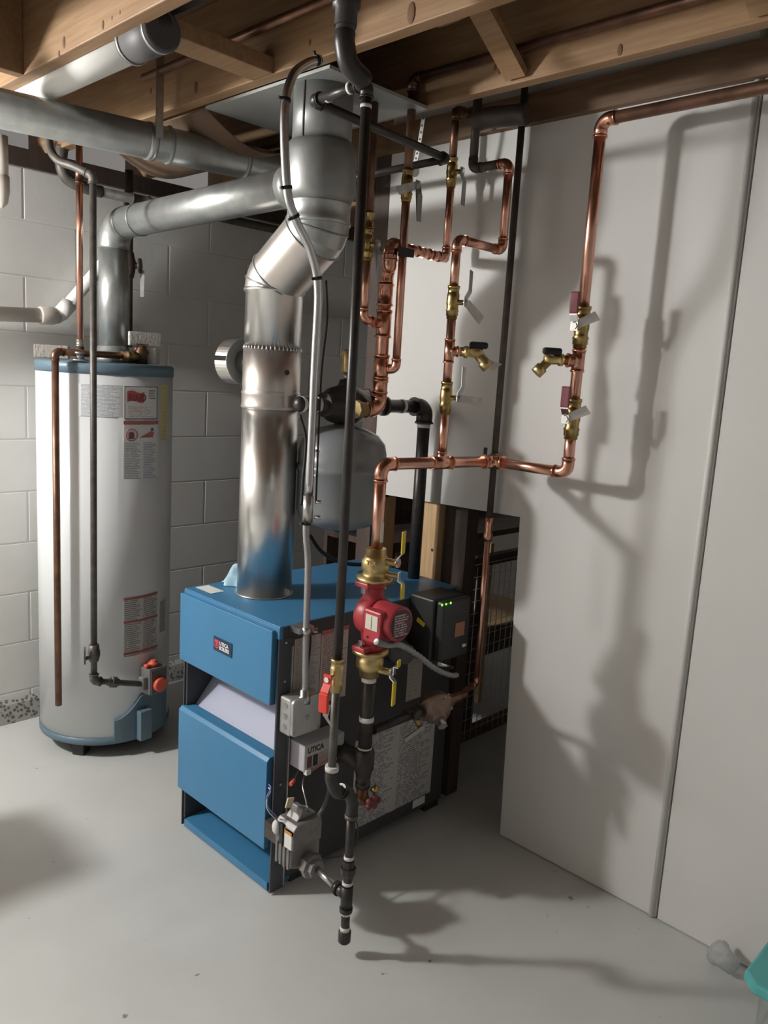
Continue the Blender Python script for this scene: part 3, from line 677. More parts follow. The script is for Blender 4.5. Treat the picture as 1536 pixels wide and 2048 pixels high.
# no-fire symbol: ring with a can, and a lying figure in red
p = cylhit(263, 870, hx, hy, HR+.002); n2 = (V((p.x, p.y, 0))-V((hx, hy, 0))).normalized(); tg = Z.cross(n2)
b = B(); b.tube([p+n2*.001+(tg*math.cos(q*.3142)+Z*math.sin(q*.3142))*.021 for q in range(21)], .0016, 6); b.obj('ring_symbol', REDDULL, wl)
B().prism([(-.010, -.014), (.010, -.014), (.010, .006), (.002, .012), (-.010, .008)], p+n2*.0005, tg, Z, n2, .001).obj('can_symbol', mat('symbol_maroon', (.22, .07, .08), .6), wl)
p = cylhit(296, 868, hx, hy, HR+.002); n2 = (V((p.x, p.y, 0))-V((hx, hy, 0))).normalized(); tg = Z.cross(n2)
B().prism([(-.036, -.012), (.02, -.012), (.026, .004), (.012, .010), (-.004, .002)], p+n2*.0005, tg, Z, n2, .001).obj('flame_symbol', mat('symbol_red', (.42, .15, .13), .6), wl)
B().cyl(p+tg*.018+Z*.016, p+tg*.018+Z*.016+n2*.0015, .006, n=10).obj('figure_symbol', mat('symbol_grey', (.2, .16, .16), .6), wl)
hlabel(322, 770, 334, 880, print_mat('yellow_print', (.60, .54, .24), (.48, .42, .18), 14, 6, .5, 1, 3.))
il = hlabel(247, 1192, 314, 1308, print_mat('operating_print', (.58, .58, .56), (.26, .26, .25), 30, 16, .36, 2, 6.))
for yy in (1192, 1238, 1300): hlabel(247, yy, 314, yy+4.5, REDDULL, 'heading_band', .0018)
hlabel(319, 1200, 331, 1262, print_mat('operating_side_print', (.56, .56, .54), (.26, .25, .24), 16, 6, .36, 1, 7.))
# gas control with red knob
pc = cylhit(296, 1352, hx, hy, HR); nc = (V((pc.x, pc.y, 0))-V((hx, hy, 0))).normalized(); tc_ = Z.cross(nc)
nc = (nc*.94+V((-.1, -.33, 0))*.6).normalized(); tc_ = Z.cross(nc)
cc = pc+nc*.035
gc = B().obox(cc, tc_, nc, Z, .078, .055, .100).obj('gas_control', GVM, t, bevel=.004)
B().obox(cc+nc*.029, tc_, nc, Z, .068, .004, .09).obj('control_face', mat('control_grey', (.13, .13, .125), .5), gc, bevel=.002)
B().lathe(cc+nc*.03-Z*.012, nc, [(0, .027), (.014, .027), (.018, .023)], 24).obj('dial_knob', ORANGE, gc)
B().lathe(cc+Z*.05-tc_*.004, Z, [(0, .014), (.006, .014), (.006, .019), (.016, .019), (.016, .010), (.024, .010)], 10).obj('reset_knob', ORANGE, gc)
B().obox(cc+Z*.058-tc_*.028, tc_, nc, Z, .026, .02, .012).obj('knob_lever', ORANGE, gc, bevel=.004)
B().obox(cc-tc_*.048-Z*.005, tc_, nc, Z, .02, .03, .05).obj('inlet_boss', GVM, gc, bevel=.004)
B().obox(cc-nc*.04, tc_, nc, Z, .05, .06, .05).obj('mounting_boss', GVM, gc)
# curved burner access cover
a0, _ = hang(228, 1450); a1, _ = hang(326, 1450); _, zq0 = hang(228, 1482); _, zq1 = hang(228, 1440); _, zq2 = hang(268, 1392)
def ctop(u): return zq1 + (zq2-zq1)*(min(u/.42, 1)**1.8)
cvr = B().patch(hx, hy, HR, a0, a1, zBb+.012, zq2, n=22, th=.012, top=ctop).obj('burner_cover', HBLUE, t)
am, _ = hang(283, 1430); nm = V((math.cos(am), math.sin(am), 0)); tm = Z.cross(nm)
B().prism([(0, 0), (.05, 0), (.05, .115), (0, .115)], V((hx, hy, zBb+.008))+nm*(HR+.012)-tm*.03, tm, Z, nm, .028).obj('air_chute', HBLUE, cvr, bevel=.003)
# fittings on the top
for px, py in ((157, 712), (215, 724)):
    q = at(px, py, z=zt_); q = V((min(max(q.x, hx-.17), hx+.17), min(max(q.y, hy-.15), hy+.12), zt_))
    B().lathe(q, Z, [(0, .03), (.004, .03), (.006, .012), (.022, .012), (.022, .017), (.03, .017)], 12).obj('tank_nipple', STEEL, t)

# copper cold pipe into the heater top
cpx, cpy = 1.287, 2.75
t = thing('heater_copper_pipe', 'bright copper water pipe running straight down to the water heater', 'pipe', (cpx, cpy, 2.1))
zc0 = zt_+.03
pipe(t, (cpx, cpy, zc0+.02), (cpx, cpy, 2.2), .0112, COPPER)
coupling(t, (cpx, cpy, zc0+.03), Z, .0112, SOLDER, L=1.0); coupling(t, (cpx, cpy, 2.06), Z, .0112, COPPERD, L=2)
B().lathe((cpx, cpy, zt_), Z, [(0, .014), (zc0-zt_+.02, .014)], 14).obj('nipple', IRONB, t)

# discharge pipe from the relief valve
t = thing('relief_discharge_pipe', 'dull copper discharge pipe hanging down the left of the water heater', 'pipe', (1.15, 2.68, .25))
dy_ = 2.697; dpx = at(113, 1000, y=dy_).x; zd0 = zrow(dpx, dy_, 1410); zdt = zrow(dpx, dy_, 703)
e1 = V((dpx, dy_, zdt)); e2 = at(262, 708, z=zdt+.0); e2 = V((hx+.02, hy-.115, zdt))
run(t, [(dpx, dy_, zd0), e1, e2], .0118, COPPERD, bend=1.4)
B().lathe(e2, (e2-e1), [(-.02, .016), (0, .016), (0, .019), (.008, .019), (.012, .016), (.016, .021), (.03, .021), (.034, .018), (.05, .018)], 10).obj('brass_union', mat('dull_brass', (.34, .24, .12), .42, .9, noise=.3, nscale=30), t)
dirn = (e2-e1).normalized()
B().lathe(e2+dirn*.062-Z*(zdt-zt_), Z, [(0, .022), (.03, .022), (.04, .028), (zdt-zt_+.015, .028), (zdt-zt_+.03, .018), (zdt-zt_+.04, .018)], 12).obj('relief_valve', COPPERD, t)
B().obox(e2+dirn*.062+Z*.045, dirn, Z.cross(dirn), Z, .05, .012, .004).obj('relief_lever', COPPERD, t)

# heater gas pipe
t = thing('heater_gas_line', 'thin dark gas pipe coming down in front of the water heater', 'gas pipe', (1.238, 2.55, 2.0))
ggx, ggy = 1.238, 2.55; r_ = .0108
zg1 = zrow(ggx, ggy, 1362); ez = V((ggx, ggy, zg1))
inl = cc-tc_*.058-Z*.005
rr1 = V((ggx, ggy, zrow(ggx, ggy, 352)))
pipe(t, (ggx, ggy, zg1+.02), (ggx, ggy, rr1.z), r_, IRONG)
elbow(t, ez, ez+Z, inl, r_, IRONG, k=1.4, rim=1.6)
di = (inl-ez).normalized()
pipe(t, ez+di*.02, inl, .0105, IRONG)
B().lathe(ez+di*.055, di, [(0, .013), (.012, .015), (.014, .020), (.034, .020), (.036, .015), (.046, .013)], 8, smooth=False).obj('union', IRONG, t)
vb = B().lathe((ggx, ggy, zrow(ggx, ggy, 1322)), Z, [(0, .016), (.012, .019), (.02, .021), (.036, .021), (.044, .018), (.06, .017)], 10).obj('gas_cock', IRONG, t)
hz_ = zrow(ggx, ggy, 1305)
B().prism([(-.007, -.03), (.007, -.03), (.007, .028), (-.007, .022)], V((ggx-.035, ggy-.012, hz_)), V((.45, .9, 0)), Z, V((-.9, .45, 0)), .006).obj('handle', IRONG, vb)
B().cyl((ggx-.035, ggy-.01, hz_-.012), (ggx, ggy, hz_-.012), .007, n=8).obj('stem', IRONG, vb)
elbow(t, rr1, rr1-Z, at(150, 334, y=2.62), r_, IRONG, k=1.35, rim=1.5)
B().tube(smooth_path([rr1, at(150, 334, y=2.62), at(118, 322, y=2.68), at(101, 300, y=2.72), at(97, 270, y=2.74)]), .0135, 14).obj('swept_bend', IRONG, t)

# pipes under the far ledge
t = thing('ledge_iron_pipe', 'dark iron pipe with a swept bend under the ledge above the heater', 'pipe', (1.3, 3.05, 2.1))
B().tube(smooth_path([(1.355, 3.03, 2.21), (1.35, 3.03, 2.15), (1.37, 3.03, 2.105), (1.42, 3.02, 2.085), (1.50, 3.02, 2.08)]), .022, 14).obj('bend', IRONG, t)
pipe(t, (1.49, 3.02, 2.08), (2.6, 3.02, 2.08), .018, IRONG)
coupling(t, (1.66, 3.02, 2.08), X, .018, IRONG, L=2.2)

# vent from the heater to the flue tee
t = thing('heater_vent', 'galvanised vent pipe rising from the water heater across to the boiler flue', 'vent pipe', (hx, hy, zt_))
RV = .0525; vx, vy = hx+.02, hy-.02
zve = zrow(vx, vy, 450)
va0 = V((vx, vy, zt_+.055)); va1 = V((vx, vy, zve)); va2 = V((ux_, uy_+R7-.01, zrow(ux_, uy_+R7, 372)))
dv = (va2-va1).normalized()
B().cyl(va0, va1-Z*.055, RV, n=32).obj('riser', GALV, t)
pts, tl = arc(va1, -Z, dv, .075, 3)
B().tube([va1-Z*(tl+.012)]+pts+[va1+dv*(tl+.012)], RV+.002, 32).obj('elbow', GALV, t)
B().cyl(va1+dv*tl, va2, RV, n=32).obj('horizontal_pipe', GALV, t)
for s_ in (.30, ): B().cyl(va1+dv*(tl+.10), va1+dv*(tl+.106), RV+.003, n=32).obj('joint_ring', GALVD, t)
B().cyl(va2-dv*.045, va2+dv*.0, RV+.006, n=32).obj('tee_collar', GALVD, t)

# foam blocks on the heater
def fb(px, py, zz, sx, sy, sz, rz, m_, label):
    o = at(px, py, d=2.98); o.z = zz; a = math.radians(rz); u_ = V((math.cos(a), math.sin(a), 0)); w_ = V((-math.sin(a), math.cos(a), 0))
    q = B().obox(o+Z*sz/2, u_, w_, Z, sx, sy, sz-.004).obj('foam_block', m_, loc=o, bevel=.004); tag(q, label, 'foam block', 'foam blocks on the water heater')
fb(286, 722, zt_, .11, .06, .062, -44, FOAM, 'lower speckled white foam block at right edge of heater top')
fb(284, 700, zt_+.063, .12, .075, .055, -10, FOAM, 'upper plain white foam block stacked at the right of heater top')
fb(104, 712, zt_, .12, .05, .052, -30, FOAMG, 'grey foam block at left edge of heater top')

# pipe with shut-off behind the heater
t = thing('wall_valve_pipe', 'brown iron pipe with shut-off valve on the block wall behind heater', 'pipe', (1.66, 3.10, 1.5))
wx, wy = 1.655, 3.10
pipe(t, (wx, wy, zt_+.02), (wx, wy, 2.2), .0165, IRONB)
zq = zrow(wx, wy, 530)
vv = B().lathe((wx, wy, zq-.05), Z, [(0, .02), (.015, .024), (.03, .026), (.06, .03), (.08, .024), (.10, .02)], 10).obj('gate_valve', IRONB, t)
B().cyl((wx, wy, zq), (wx+.035, wy-.03, zq), .012, n=8).cyl((wx+.03, wy-.026, zq), (wx+.037, wy-.032, zq), .03, n=12).obj('hand_wheel', IRONB, vv)
B().prism([(-.008, -.12), (.006, -.12), (.008, -.02), (-.01, 0)], (wx+.05, wy-.02, zq), V((.9, -.4, 0)), Z, V((-.4, -.9, 0)), .001).obj('hanging_tag', TAG, vv)

# plastic drain on the block wall
t = thing('wall_drain_pipe', 'cream plastic drain pipe along the block wall bending up behind the heater', 'pipe', (1.3, 3.11, 1.6))
w0 = V((.5, 3.11, 1.545)); w1 = at(118, 632, y=3.11); w2 = at(300, 418, y=3.11)
dw = (w1-V((1.0, 3.11, at(0, 633, y=3.11).z))).normalized(); w0 = w1-dw*.9; du = (w2-w1).normalized()
B().cyl(w0, w1-dw*.03, .027, n=22).obj('pipe', PVCG, t); B().cyl(w1+du*.04, w2, .024, n=22).obj('pipe', PVC, t)
B().lathe(w1-dw*.075, dw, [(0, .031), (.006, .034), (.05, .034), (.06, .030), (.075, .028)], 22).obj('hub', PVCG, t)
pts, tl = arc(w1, -dw, du, .05, 5); B().tube(pts, .0285, 18).obj('bend', PVC, t); B().cyl(w1+du*.012, w1+du*.065, .030, n=22).obj('socket', PVC, t)

# pale vertical pipe at far left edge
t = thing('corner_vent_stack', 'pale vertical stack pipe at the far left under the duct', 'pipe', (1.0, 3.0, 1.8))
sp_ = at(2, 330, y=3.05)
B().cyl((sp_.x, 3.05, zrow(sp_.x, 3.05, 352)), (sp_.x, 3.05, 2.2), .024, n=20).obj('stack_pipe', PVCG, t)
B().lathe((sp_.x, 3.05, zrow(sp_.x, 3.05, 352)), -Z, [(0, .027), (.05, .027), (.09, .02), (.11, .0)], 20).obj('stack_end', PVCG, t)
# ================================================================== CONDUIT AND JUNCTION BOX
cyy = 1.552
t = thing('steel_conduit', 'bent silver steel conduit from ceiling down to the junction box', 'conduit', (1.31, cyy, .62))
cp = [at(*p, y=cyy) for p in ((610, 1392), (612, 1270), (616, 1130), (612, 1060), (618, 990), (630, 720), (636, 580), (622, 505), (592, 440), (574, 375), (569, 225), (584, 155), (612, 128), (640, 119))]
pth = smooth_path(cp, 8)
CR = .0103
i0 = 8*3
B().tube(pth[:i0+9], .0086, 14).obj('flexible_sleeve', mat('matte_conduit', (.40, .40, .41), .45, .6), t)
B().tube(pth[i0+8:], CR, 14).obj('conduit_tube', EMT, t)
cz = at(616, 1018, y=cyy); B().cyl(cz-Z*.035, cz+Z*.035, CR*1.3, n=14).obj('coupling', STEEL, t)
for s_ in (-.02, .02): B().cyl(cz+V((.012, -.012, s_)), cz+V((.026, -.026, s_)), .005, n=8).obj('set_screw', CHROME, t)
st = at(613, 1262, y=cyy); sp = B().cyl(st-Z*.010, st+Z*.010, .0125, n=14).box(st.x-.02, st.x+.03, cyy+.005, by0-.002, st.z-.008, st.z+.008).obj('strap', STEEL, t)
B().cyl(st+V((.02, -.006, 0)), st+V((.028, -.014, 0)), .007, n=6, smooth=False).obj('strap_screw', CHROME, sp)
for px, py in ((612, 1047), (636, 560), (583, 440), (571, 372), (567, 200), (632, 118)):
    q = min(pth, key=lambda v_: (v_-at(px, py, y=cyy)).length); i = pth.index(q); d = (pth[min(i+1, len(pth)-1)]-pth[max(i-1, 0)]).normalized()
    B().cyl(q-d*.004, q+d*.004, CR*1.2, n=12).cyl(q+d.cross(Y)*CR, q+d.cross(Y)*(CR+.010), .0035, n=6).obj('cable_tie', BLACK, t)
cable(t, [q+V((.010, -.012, 0)) for q in (at(640, 560, y=cyy), at(642, 640, y=cyy), at(630, 760, y=cyy), at(620, 1000, y=cyy))], .0025, BLACK, 'tied_wire', 6)
cable(t, [at(*p, y=cyy) for p in ((622, 1255), (620, 1300), (614, 1350), (612, 1372))], .0025, BLACK, 'tied_wire', 6)
B().lathe(at(609, 1392, y=cyy)-Z*.02, Z, [(0, .017), (.02, .017), (.022, .013), (.04, .013)], 12).obj('box_connector', STEEL, t)

jx0, jx1, jz0, jz1 = 1.300, 1.402, .490, .596
t = thing('junction_box', 'square galvanised electrical junction box on the side of the boiler', 'junction box', (1.35, by0, .56))
JB = mat('box_zinc', (.55, .55, .54), .4, .6, noise=.12, nscale=30)
B().box(jx0, jx1, 1.552, by0-.001, jz0, jz1).obj('box_body', JB, t, bevel=.006)
cvp = [(0.008, 0), (.094, 0), (.102, .008), (.102, .098), (.094, .106), (.008, .106), (0, .098), (0, .008)]
cv = B().prism(cvp, (jx0, 1.552, jz0), X, Z, -Y, .012).obj('cover_plate', JB, t, bevel=.004)
for zz in (.519, .569): B().cyl((1.351, 1.5402, zz), (1.351, 1.5385, zz), .004, n=10).obj('plate_screw', STEEL, cv)
B().box(1.344, 1.358, 1.5392, 1.5402, .540, .544).box(1.350, 1.352, 1.5392, 1.5402, .529, .542).obj('stamped_mark', GALVD, cv)
for zz in (.514, .544, .574): B().cyl((jx0-.0008, 1.572, zz), (jx0+.001, 1.572, zz), .009, n=14).obj('knockout', STEEL, t)
for xx, zz in ((jx0+.01, jz1-.01), (jx1-.01, jz1-.01), (jx1-.01, jz0+.01), (jx0+.01, jz0+.01)): B().cyl((xx, 1.5402, zz), (xx, 1.5385, zz), .0045, n=8).obj('corner_screw', STEEL, cv)

# ================================================================== SUPPLY SIDE: black header, air separator, expansion tank
sy_ = 1.757; sx_ = 1.992; zh = 1.367; RB = .0205
t = thing('black_supply_pipe', 'thick black iron supply pipe rising from the boiler with white taped joints', 'pipe', (sx_, sy_, bz))
run(t, [(sx_, sy_, bz-.01), (sx_, sy_, zh), (1.457, sy_, zh)], RB, IRON, bend=1.5, k=1.32, rim=1.5)
for p, d, h in (((sx_, sy_, zrow(sx_, sy_, 851)), Z, .014), ((1.88, sy_, zh), X, .012), ((1.80, sy_, zh), X, .014), ((1.525, sy_, zh), X, .010), ((1.468, sy_, zh), X, .012)): ring(t, p, d, RB*1.10, h, SEAL)
B().sph((1.460, sy_, zh), RB*1.08, 18, (.8, 1, 1)).obj('end_plug', IRON, t)
tx = 1.75
b = B().cyl((tx-.055, sy_, zh), (tx+.055, sy_, zh), RB*1.35, n=20); b.cyl((tx-.055, sy_, zh), (tx-.04, sy_, zh), RB*1.5, n=20).cyl((tx+.04, sy_, zh), (tx+.055, sy_, zh), RB*1.5, n=20).obj('tee', IRON, t)
ax_ = at(690, 812, y=sy_).x
b = B().lathe((ax_-.085, sy_, zh), X, [(0, .036), (.015, .036), (.03, .05), (.085, .064), (.14, .05), (.155, .036), (.17, .036)], 20)
b.lathe((ax_, sy_, zh-.075), Z, [(0, .03), (.02, .03), (.04, .045), (.10, .045), (.125, .028), (.15, .018)], 18).obj('air_separator', IRON, t)
zav = zrow(ax_, sy_, 745)
B().lathe((ax_, sy_, zh+.07), Z, [(0, .009), (zav-zh-.07, .009)], 12).obj('vent_nipple', STEEL, t)
B().lathe((ax_, sy_, zav-.003), Z, [(0, .013), (.004, .017), (.062, .017), (.066, .014), (.070, .006)], 16).obj('brass_air_vent', BRASSL, t)
cable(t, [(ax_+.02, sy_-.05, zh+.05), (ax_+.05, sy_-.05, zh+.05), (ax_+.065, sy_-.05, zh+.015), (ax_+.085, sy_-.05, zh+.012)], .0025, STEEL, 'capillary')

tz0 = zrow(ax_, sy_, 1058); tz1 = zrow(ax_, sy_, 848); TR = .1325
t = thing('expansion_tank', 'grey round expansion tank hanging under the air separator', 'expansion tank', (ax_, sy_, tz0))
H_ = tz1-tz0
B().lathe((ax_, sy_, tz0), Z, [(0, .02), (.006, .06), (.02, .10), (.04, .125), (.06, TR), (H_*.56, TR), (H_*.565, TR+.003), (H_*.62, TR+.003), (H_*.625, TR), (H_-.085, TR), (H_-.055, .126), (H_-.03, .105), (H_-.012, .07), (H_-.003, .035), (H_, .012)], 48).obj('tank_shell', TANK, t)
B().lathe((ax_, sy_, tz1-.004), Z, [(0, .02), (.01, .02), (.012, .012), (zh-.07-tz1, .012)], 12).obj('tank_stem', STEEL, t)
for zz in (.64, .53):
    p = cylhit(630, 900 if zz > .6 else 950, ax_, sy_, TR); n2 = (V((p.x, p.y, 0))-V((ax_, sy_, 0))).normalized(); tg = Z.cross(n2)
    B().obox(p+n2*.003, tg, n2, Z, .014, .006, .006).obj('clip', CHROME, t)
cable(t, [at(*p, y=sy_-TR-.012) for p in ((600, 830), (612, 880), (606, 960), (603, 1010))], .004, BLACK, 'hanging_wire', 6)

cb = thing('black_power_cable', 'black cable sagging behind the boiler toward the red pump', 'cable', (1.6, 1.95, .9))
cable(cb, [at(*p, y=1.94) for p in ((618, 1068), (640, 1100), (670, 1120), (700, 1128), (760, 1132), (800, 1145))], .007, BLACK)

# ================================================================== COPPER SUPPLY MANIFOLD
cyv = 1.684
t = thing('copper_supply_manifold', 'thick copper supply manifold with three valved branches beside the black header', 'manifold', (1.703, cyv, zh))
RC = .0193; R1 = .0120
rx = 1.703; zm0 = zrow(rx, cyv, 820)
ztop = zrow(rx, cyv, 552)
p0 = V((rx-.062, cyv, zm0)); p1 = V((rx, cyv, zm0)); p2 = V((rx, cyv, ztop))
run(t, [p0, p1, p2], RC, COPPER, COPPERF, bend=1.7)
B().lathe(p0-X*.035, X, [(0, .027), (.016, .027), (.018, .022), (.04, .022)], 8, smooth=False).obj('brass_adapter', MATS['dull_brass'], t)
pipe(t, p0-X*.03, V((ax_-.01, sy_-.045, zm0+.004)), .017, IRON, 'nipple')
# bent top, then across to the far riser
fxx, fyy = 1.96, cyv
zcross = zrow(fxx, fyy, 517)
k0 = p2+Z*.0; k1 = V((rx-.012, cyv-.02, zrow(rx, cyv, 530))); k2 = V((rx+.004, cyv, zcross+.008))
B().tube(smooth_path([p2-Z*.02, p2, (p2+k1)/2+V((.002, 0, .004)), k1, k1+V((-.004, 0, .03))], 6), RC*1.12, 16).obj('elbow_45', COPPERF, t)
top1 = V((rx-.012, cyv-.02, zcross))
elbow(t, top1, top1-Z, V((fxx, fyy, zcross)), RC, COPPERF, bend=1.2)
pipe(t, top1+X*.03, (fxx, fyy, zcross), R1*1.1, COPPERF, 'cross_pipe')
for f_ in (.42, .62, .80): 
    q = top1.lerp(V((fxx, fyy, zcross)), f_); coupling(t, q, X, R1*1.08, COPPERF, L=1.3)
B().prism([(-.03, -.022), (.034, -.018), (.034, .006), (-.03, .004)], top1+V((.03, -.035, -.012)), X, Z, Y, .002).obj('dark_tag', BLACK, t)
coupling(t, (rx, cyv, zrow(rx, cyv, 590)), Z, RC, COPPERF); coupling(t, (rx, cyv, zrow(rx, cyv, 775)), Z, RC, COPPERF)
# far riser
zv1 = zrow(fxx, fyy, 345)
elbow(t, (fxx, fyy, zcross), top1, (fxx, fyy, 2.3), R1, COPPERF)
pipe(t, (fxx, fyy, zcross+.02), (fxx, fyy, zv1-.04), R1, COPPER)
ball_valve(t, (fxx, fyy, zv1), Z, (.12, -1, 0), R1, -Z, hl=.10, tagmat=None)
pipe(t, (fxx, fyy, zv1+.04), (fxx, fyy, 2.262), R1, COPPERD)
elbow(t, (fxx, fyy, 2.262), (fxx, fyy, 2), (fxx+.1, fyy, 2.262), R1, COPPERD)
pipe(t, (fxx+.02, fyy, 2.262), (2.035, fyy, 2.262), R1, COPPERD)
# middle branch at the right of the riser
mx_ = 1.722; my_ = 1.642
zt2_ = zrow(rx, cyv, 737)
tee(t, (rx, cyv, zt2_), Z, (mx_-rx, my_-cyv, 0), RC, COPPERF, rb=R1*1.0, L=2.0, Lb=1.4)
elbow(t, (mx_, my_, zt2_), (rx, cyv, zt2_), (mx_, my_, 3), R1, COPPERF, bend=1.3)
zv2 = zrow(mx_, my_, 372)
pipe(t, (mx_, my_, zt2_+.02), (mx_, my_, zv2-.04), R1, COPPER)
ball_valve(t, (mx_, my_, zv2), Z, (.12, -1, 0), R1, -Z, hl=.10, tagmat=TAG, tagdir=(-.75, .45, -.35))
zel = zrow(mx_, my_, 158)
pipe(t, (mx_, my_, zv2+.04), (mx_, my_, zel-.02), R1, COPPERD)
elbow(t, (mx_, my_, zel), (mx_, my_, 2), (mx_, my_-1, zel), R1, COPPERD, k=1.25, rim=1.35)
pipe(t, (mx_, my_-.02, zel), (mx_, -.9, zel), R1, COPPERD)
# left branch
lx_ = 1.620
zt3 = zrow(rx, cyv, 648)
tee(t, (rx, cyv, zt3), Z, -X, RC, COPPERF, rb=R1, L=2.0)
elbow(t, (lx_, cyv, zt3+.004), (rx, cyv, zt3+.004), (lx_, cyv, 3), R1, COPPERF, bend=1.5)
zv3 = zrow(lx_, cyv, 490)
pipe(t, (lx_, cyv, zt3+.03), (lx_, cyv, zv3-.04), R1, COPPER)
ball_valve(t, (lx_, cyv, zv3), Z, (.12, -1, 0), R1, -Z, hl=.10)
coupling(t, (lx_, cyv, zv3+.065), Z, R1, BRASS, L=1.8)
pipe(t, (lx_, cyv, zv3+.06), (lx_, cyv, 2.188), R1*.9, COPPERD)

# perforated hanger strap
t = thing('hanger_strap', 'perforated metal hanger strap twisting down from a joist to the gas pipe', 'strap', (1.82, 1.66, 2.1))
s0 = at(848, 228, x=1.822); s1 = at(838, 290, x=1.822); s2 = at(830, 300, x=1.822); s3 = at(828, 335, x=1.822)
B().prism([(-.007, 0), (.007, 0), (.007, 1), (-.007, 1)], s1, Y, s0-s1, X, .001).prism([(-.008, 0), (.008, 0), (.008, 1), (-.008, 1)], s3, Y, s1-s3, X, .001).obj('strap_band', STEEL, t)
for q0, q1 in ((s0, s1), (s1, s3)):
    for k in range(4):
        q = q0.lerp(q1, .15+.22*k); B().cyl(q-X*.0015, q-X*.0003, .003, n=8).obj('strap_hole', DARK, t)
B().lathe(s3+V((.003, .006, -.006)), Y, [(-.008, .0195), (.008, .0195)], 16).obj('strap_loop', STEEL, t)

# ================================================================== RETURN SIDE
px_, py_ = 1.488, 1.45
t = thing('copper_return_header', 'copper return header with two valved risers feeding the red pump', 'manifold', (px_, py_, 1.2))
zhd = at(770, 928, y=py_).z
RH = .0157
wx_ = 1.890; wyy = at(985, 930, x=wx_).y
rz_ = zhd
zfl = zrow(px_, py_, 1105)
end = V((wx_, wyy, zhd)); ry_ = at(1135, 940, x=wx_).y
run(t, [(px_, py_, zfl-.01), (px_, py_, zhd), (wx_-.02, wyy+.005, zhd)], RH, COPPER, COPPERF, bend=1.7)
B().box(px_-.004, px_+.006, py_-RH-.0012, py_-RH+.002, zfl+.03, zfl+.085).obj('barcode_sticker', PAPER, t)
# return branch tee
bxx = at(877, 925, y=py_-.02).x; byy = py_ + (wyy-py_)*(bxx-px_)/(wx_-px_)
hd_ = (end-V((px_, py_, zhd))).normalized()
tee(t, (bxx, byy, zhd), hd_, Z, RH, COPPERF, rb=R1)
RS = .0150
# end fitting, then along the wall toward the camera
elbow(t, end, end-hd_, end-Y, RS*1.15, COPPERF, bend=1.2)
zrl = zhd-.002
re = V((wx_, ry_, zrl)); pipe(t, end-Y*.02, re+Y*.02, RS, COPPER)
elbow(t, re, end, re+Z, RS, COPPERF, bend=1.5)
ru = zrow(wx_, ry_, 240)
rp = V((wx_, ry_, ru))
za, zb_ = zrow(wx_, ry_, 655), zrow(wx_, ry_, 838); zt4 = zrow(wx_, ry_, 722)
pipe(t, re+Z*.02, (wx_, ry_, zb_-.03), RS, COPPER); pipe(t, (wx_, ry_, zb_+.03), (wx_, ry_, za-.03), RS, COPPER); pipe(t, (wx_, ry_, za+.03), rp-Z*.02, RS, COPPER)
for zz in (za, zb_): ball_valve(t, (wx_, ry_, zz), Z, (-1, -.12, 0), RS, Z, hl=.085, body=1.2, grip=REDH, tagmat=TAG if zz == za else PAPER, tagdir=(.5, -.7, .45), hw=.02)
tee(t, (wx_, ry_, zt4), Z, (-.75, .66, 0), RS, COPPERF, L=1.9)
def drain_valve(P, dr, hdir, rag=False):
    P = V(P); dr = V(dr).normalized()
    dv_ = B().lathe(P, dr, [(0, .013), (.012, .013), (.012, .017), (.022, .017), (.024, .013), (.05, .015), (.062, .012)], 10).lathe(P+dr*.045, V((dr.x, dr.y, -1.1)), [(0, .012), (.03, .012), (.03, .0165), (.052, .0165)], 12).obj('drain_valve', BRASSL, t)
    h0 = P+dr*.045+V(hdir)*.022
    B().cyl(P+dr*.045, h0, .008, n=8).obj('stem', BRASSL, dv_)
    B().obox(h0, dr, V((-dr.y, dr.x, 0)), Z, .05, .022, .018).obj('handle', BLACK, dv_, bevel=.006)
    return dv_
drain_valve(V((wx_, ry_, zt4))+V((-.75, .66, 0))*.03, (-.75, .66, 0), (-.2, -.3, .93))
run(t, [rp-Z*.03, rp, V((wx_, -.9, ru+.010))], RS, COPPERD, COPPERF, bend=1.6)
# branch riser
zbt = zrow(bxx, byy, 478)
zb1, zb2, zdr = zrow(bxx, byy, 795), zrow(bxx, byy, 605), zrow(bxx, byy, 702)
for z0_, z1_ in ((zhd+.03, zb1-.04), (zb1+.04, zb2-.04), (zb2+.04, zbt-.02)): pipe(t, (bxx, byy, z0_), (bxx, byy, z1_), R1, COPPER)
for zz in (zb1, zb2): ball_valve(t, (bxx, byy, zz), Z, (.25, -.97, 0), R1, V((.12, .1, 1)), hl=.085, body=1.3, tagmat=TAG, tagdir=(.6, -.3, -.6) if zz == zb2 else (.8, -.5, -.1))
tee(t, (bxx, byy, zdr), Z, (.75, -.66, 0), R1, COPPERF, L=2.6)
dvv = drain_valve(V((bxx, byy, zdr))+V((.75, -.66, 0))*.028, (.75, -.66, 0), (.3, -.1, .9))
B().prism([(0, 0), (.014, .008), (.036, -.014), (.072, -.024), (.050, -.044), (.034, -.036), (.020, -.038)], V((bxx, byy, zdr))+V((.75, -.66, 0))*.075-V((0, 0, .002)), V((.75, -.66, 0)), Z, V((.66, .75, 0)), .0015).obj('hanging_tag', TAG, dvv)
t1 = V((bxx, byy, zbt)); tw = at(1005, 495, y=byy); tw = V((tw.x, byy, zbt)); tt_ = V((tw.x, byy, zrow(tw.x, byy, 325)))
yb_ = at(945, 345, x=tw.x).y; tq = V((tw.x, yb_, tt_.z))
run(t, [t1-Z*.03, t1, tw, tt_, tt_+Y*.045], R1, COPPER, COPPERF)
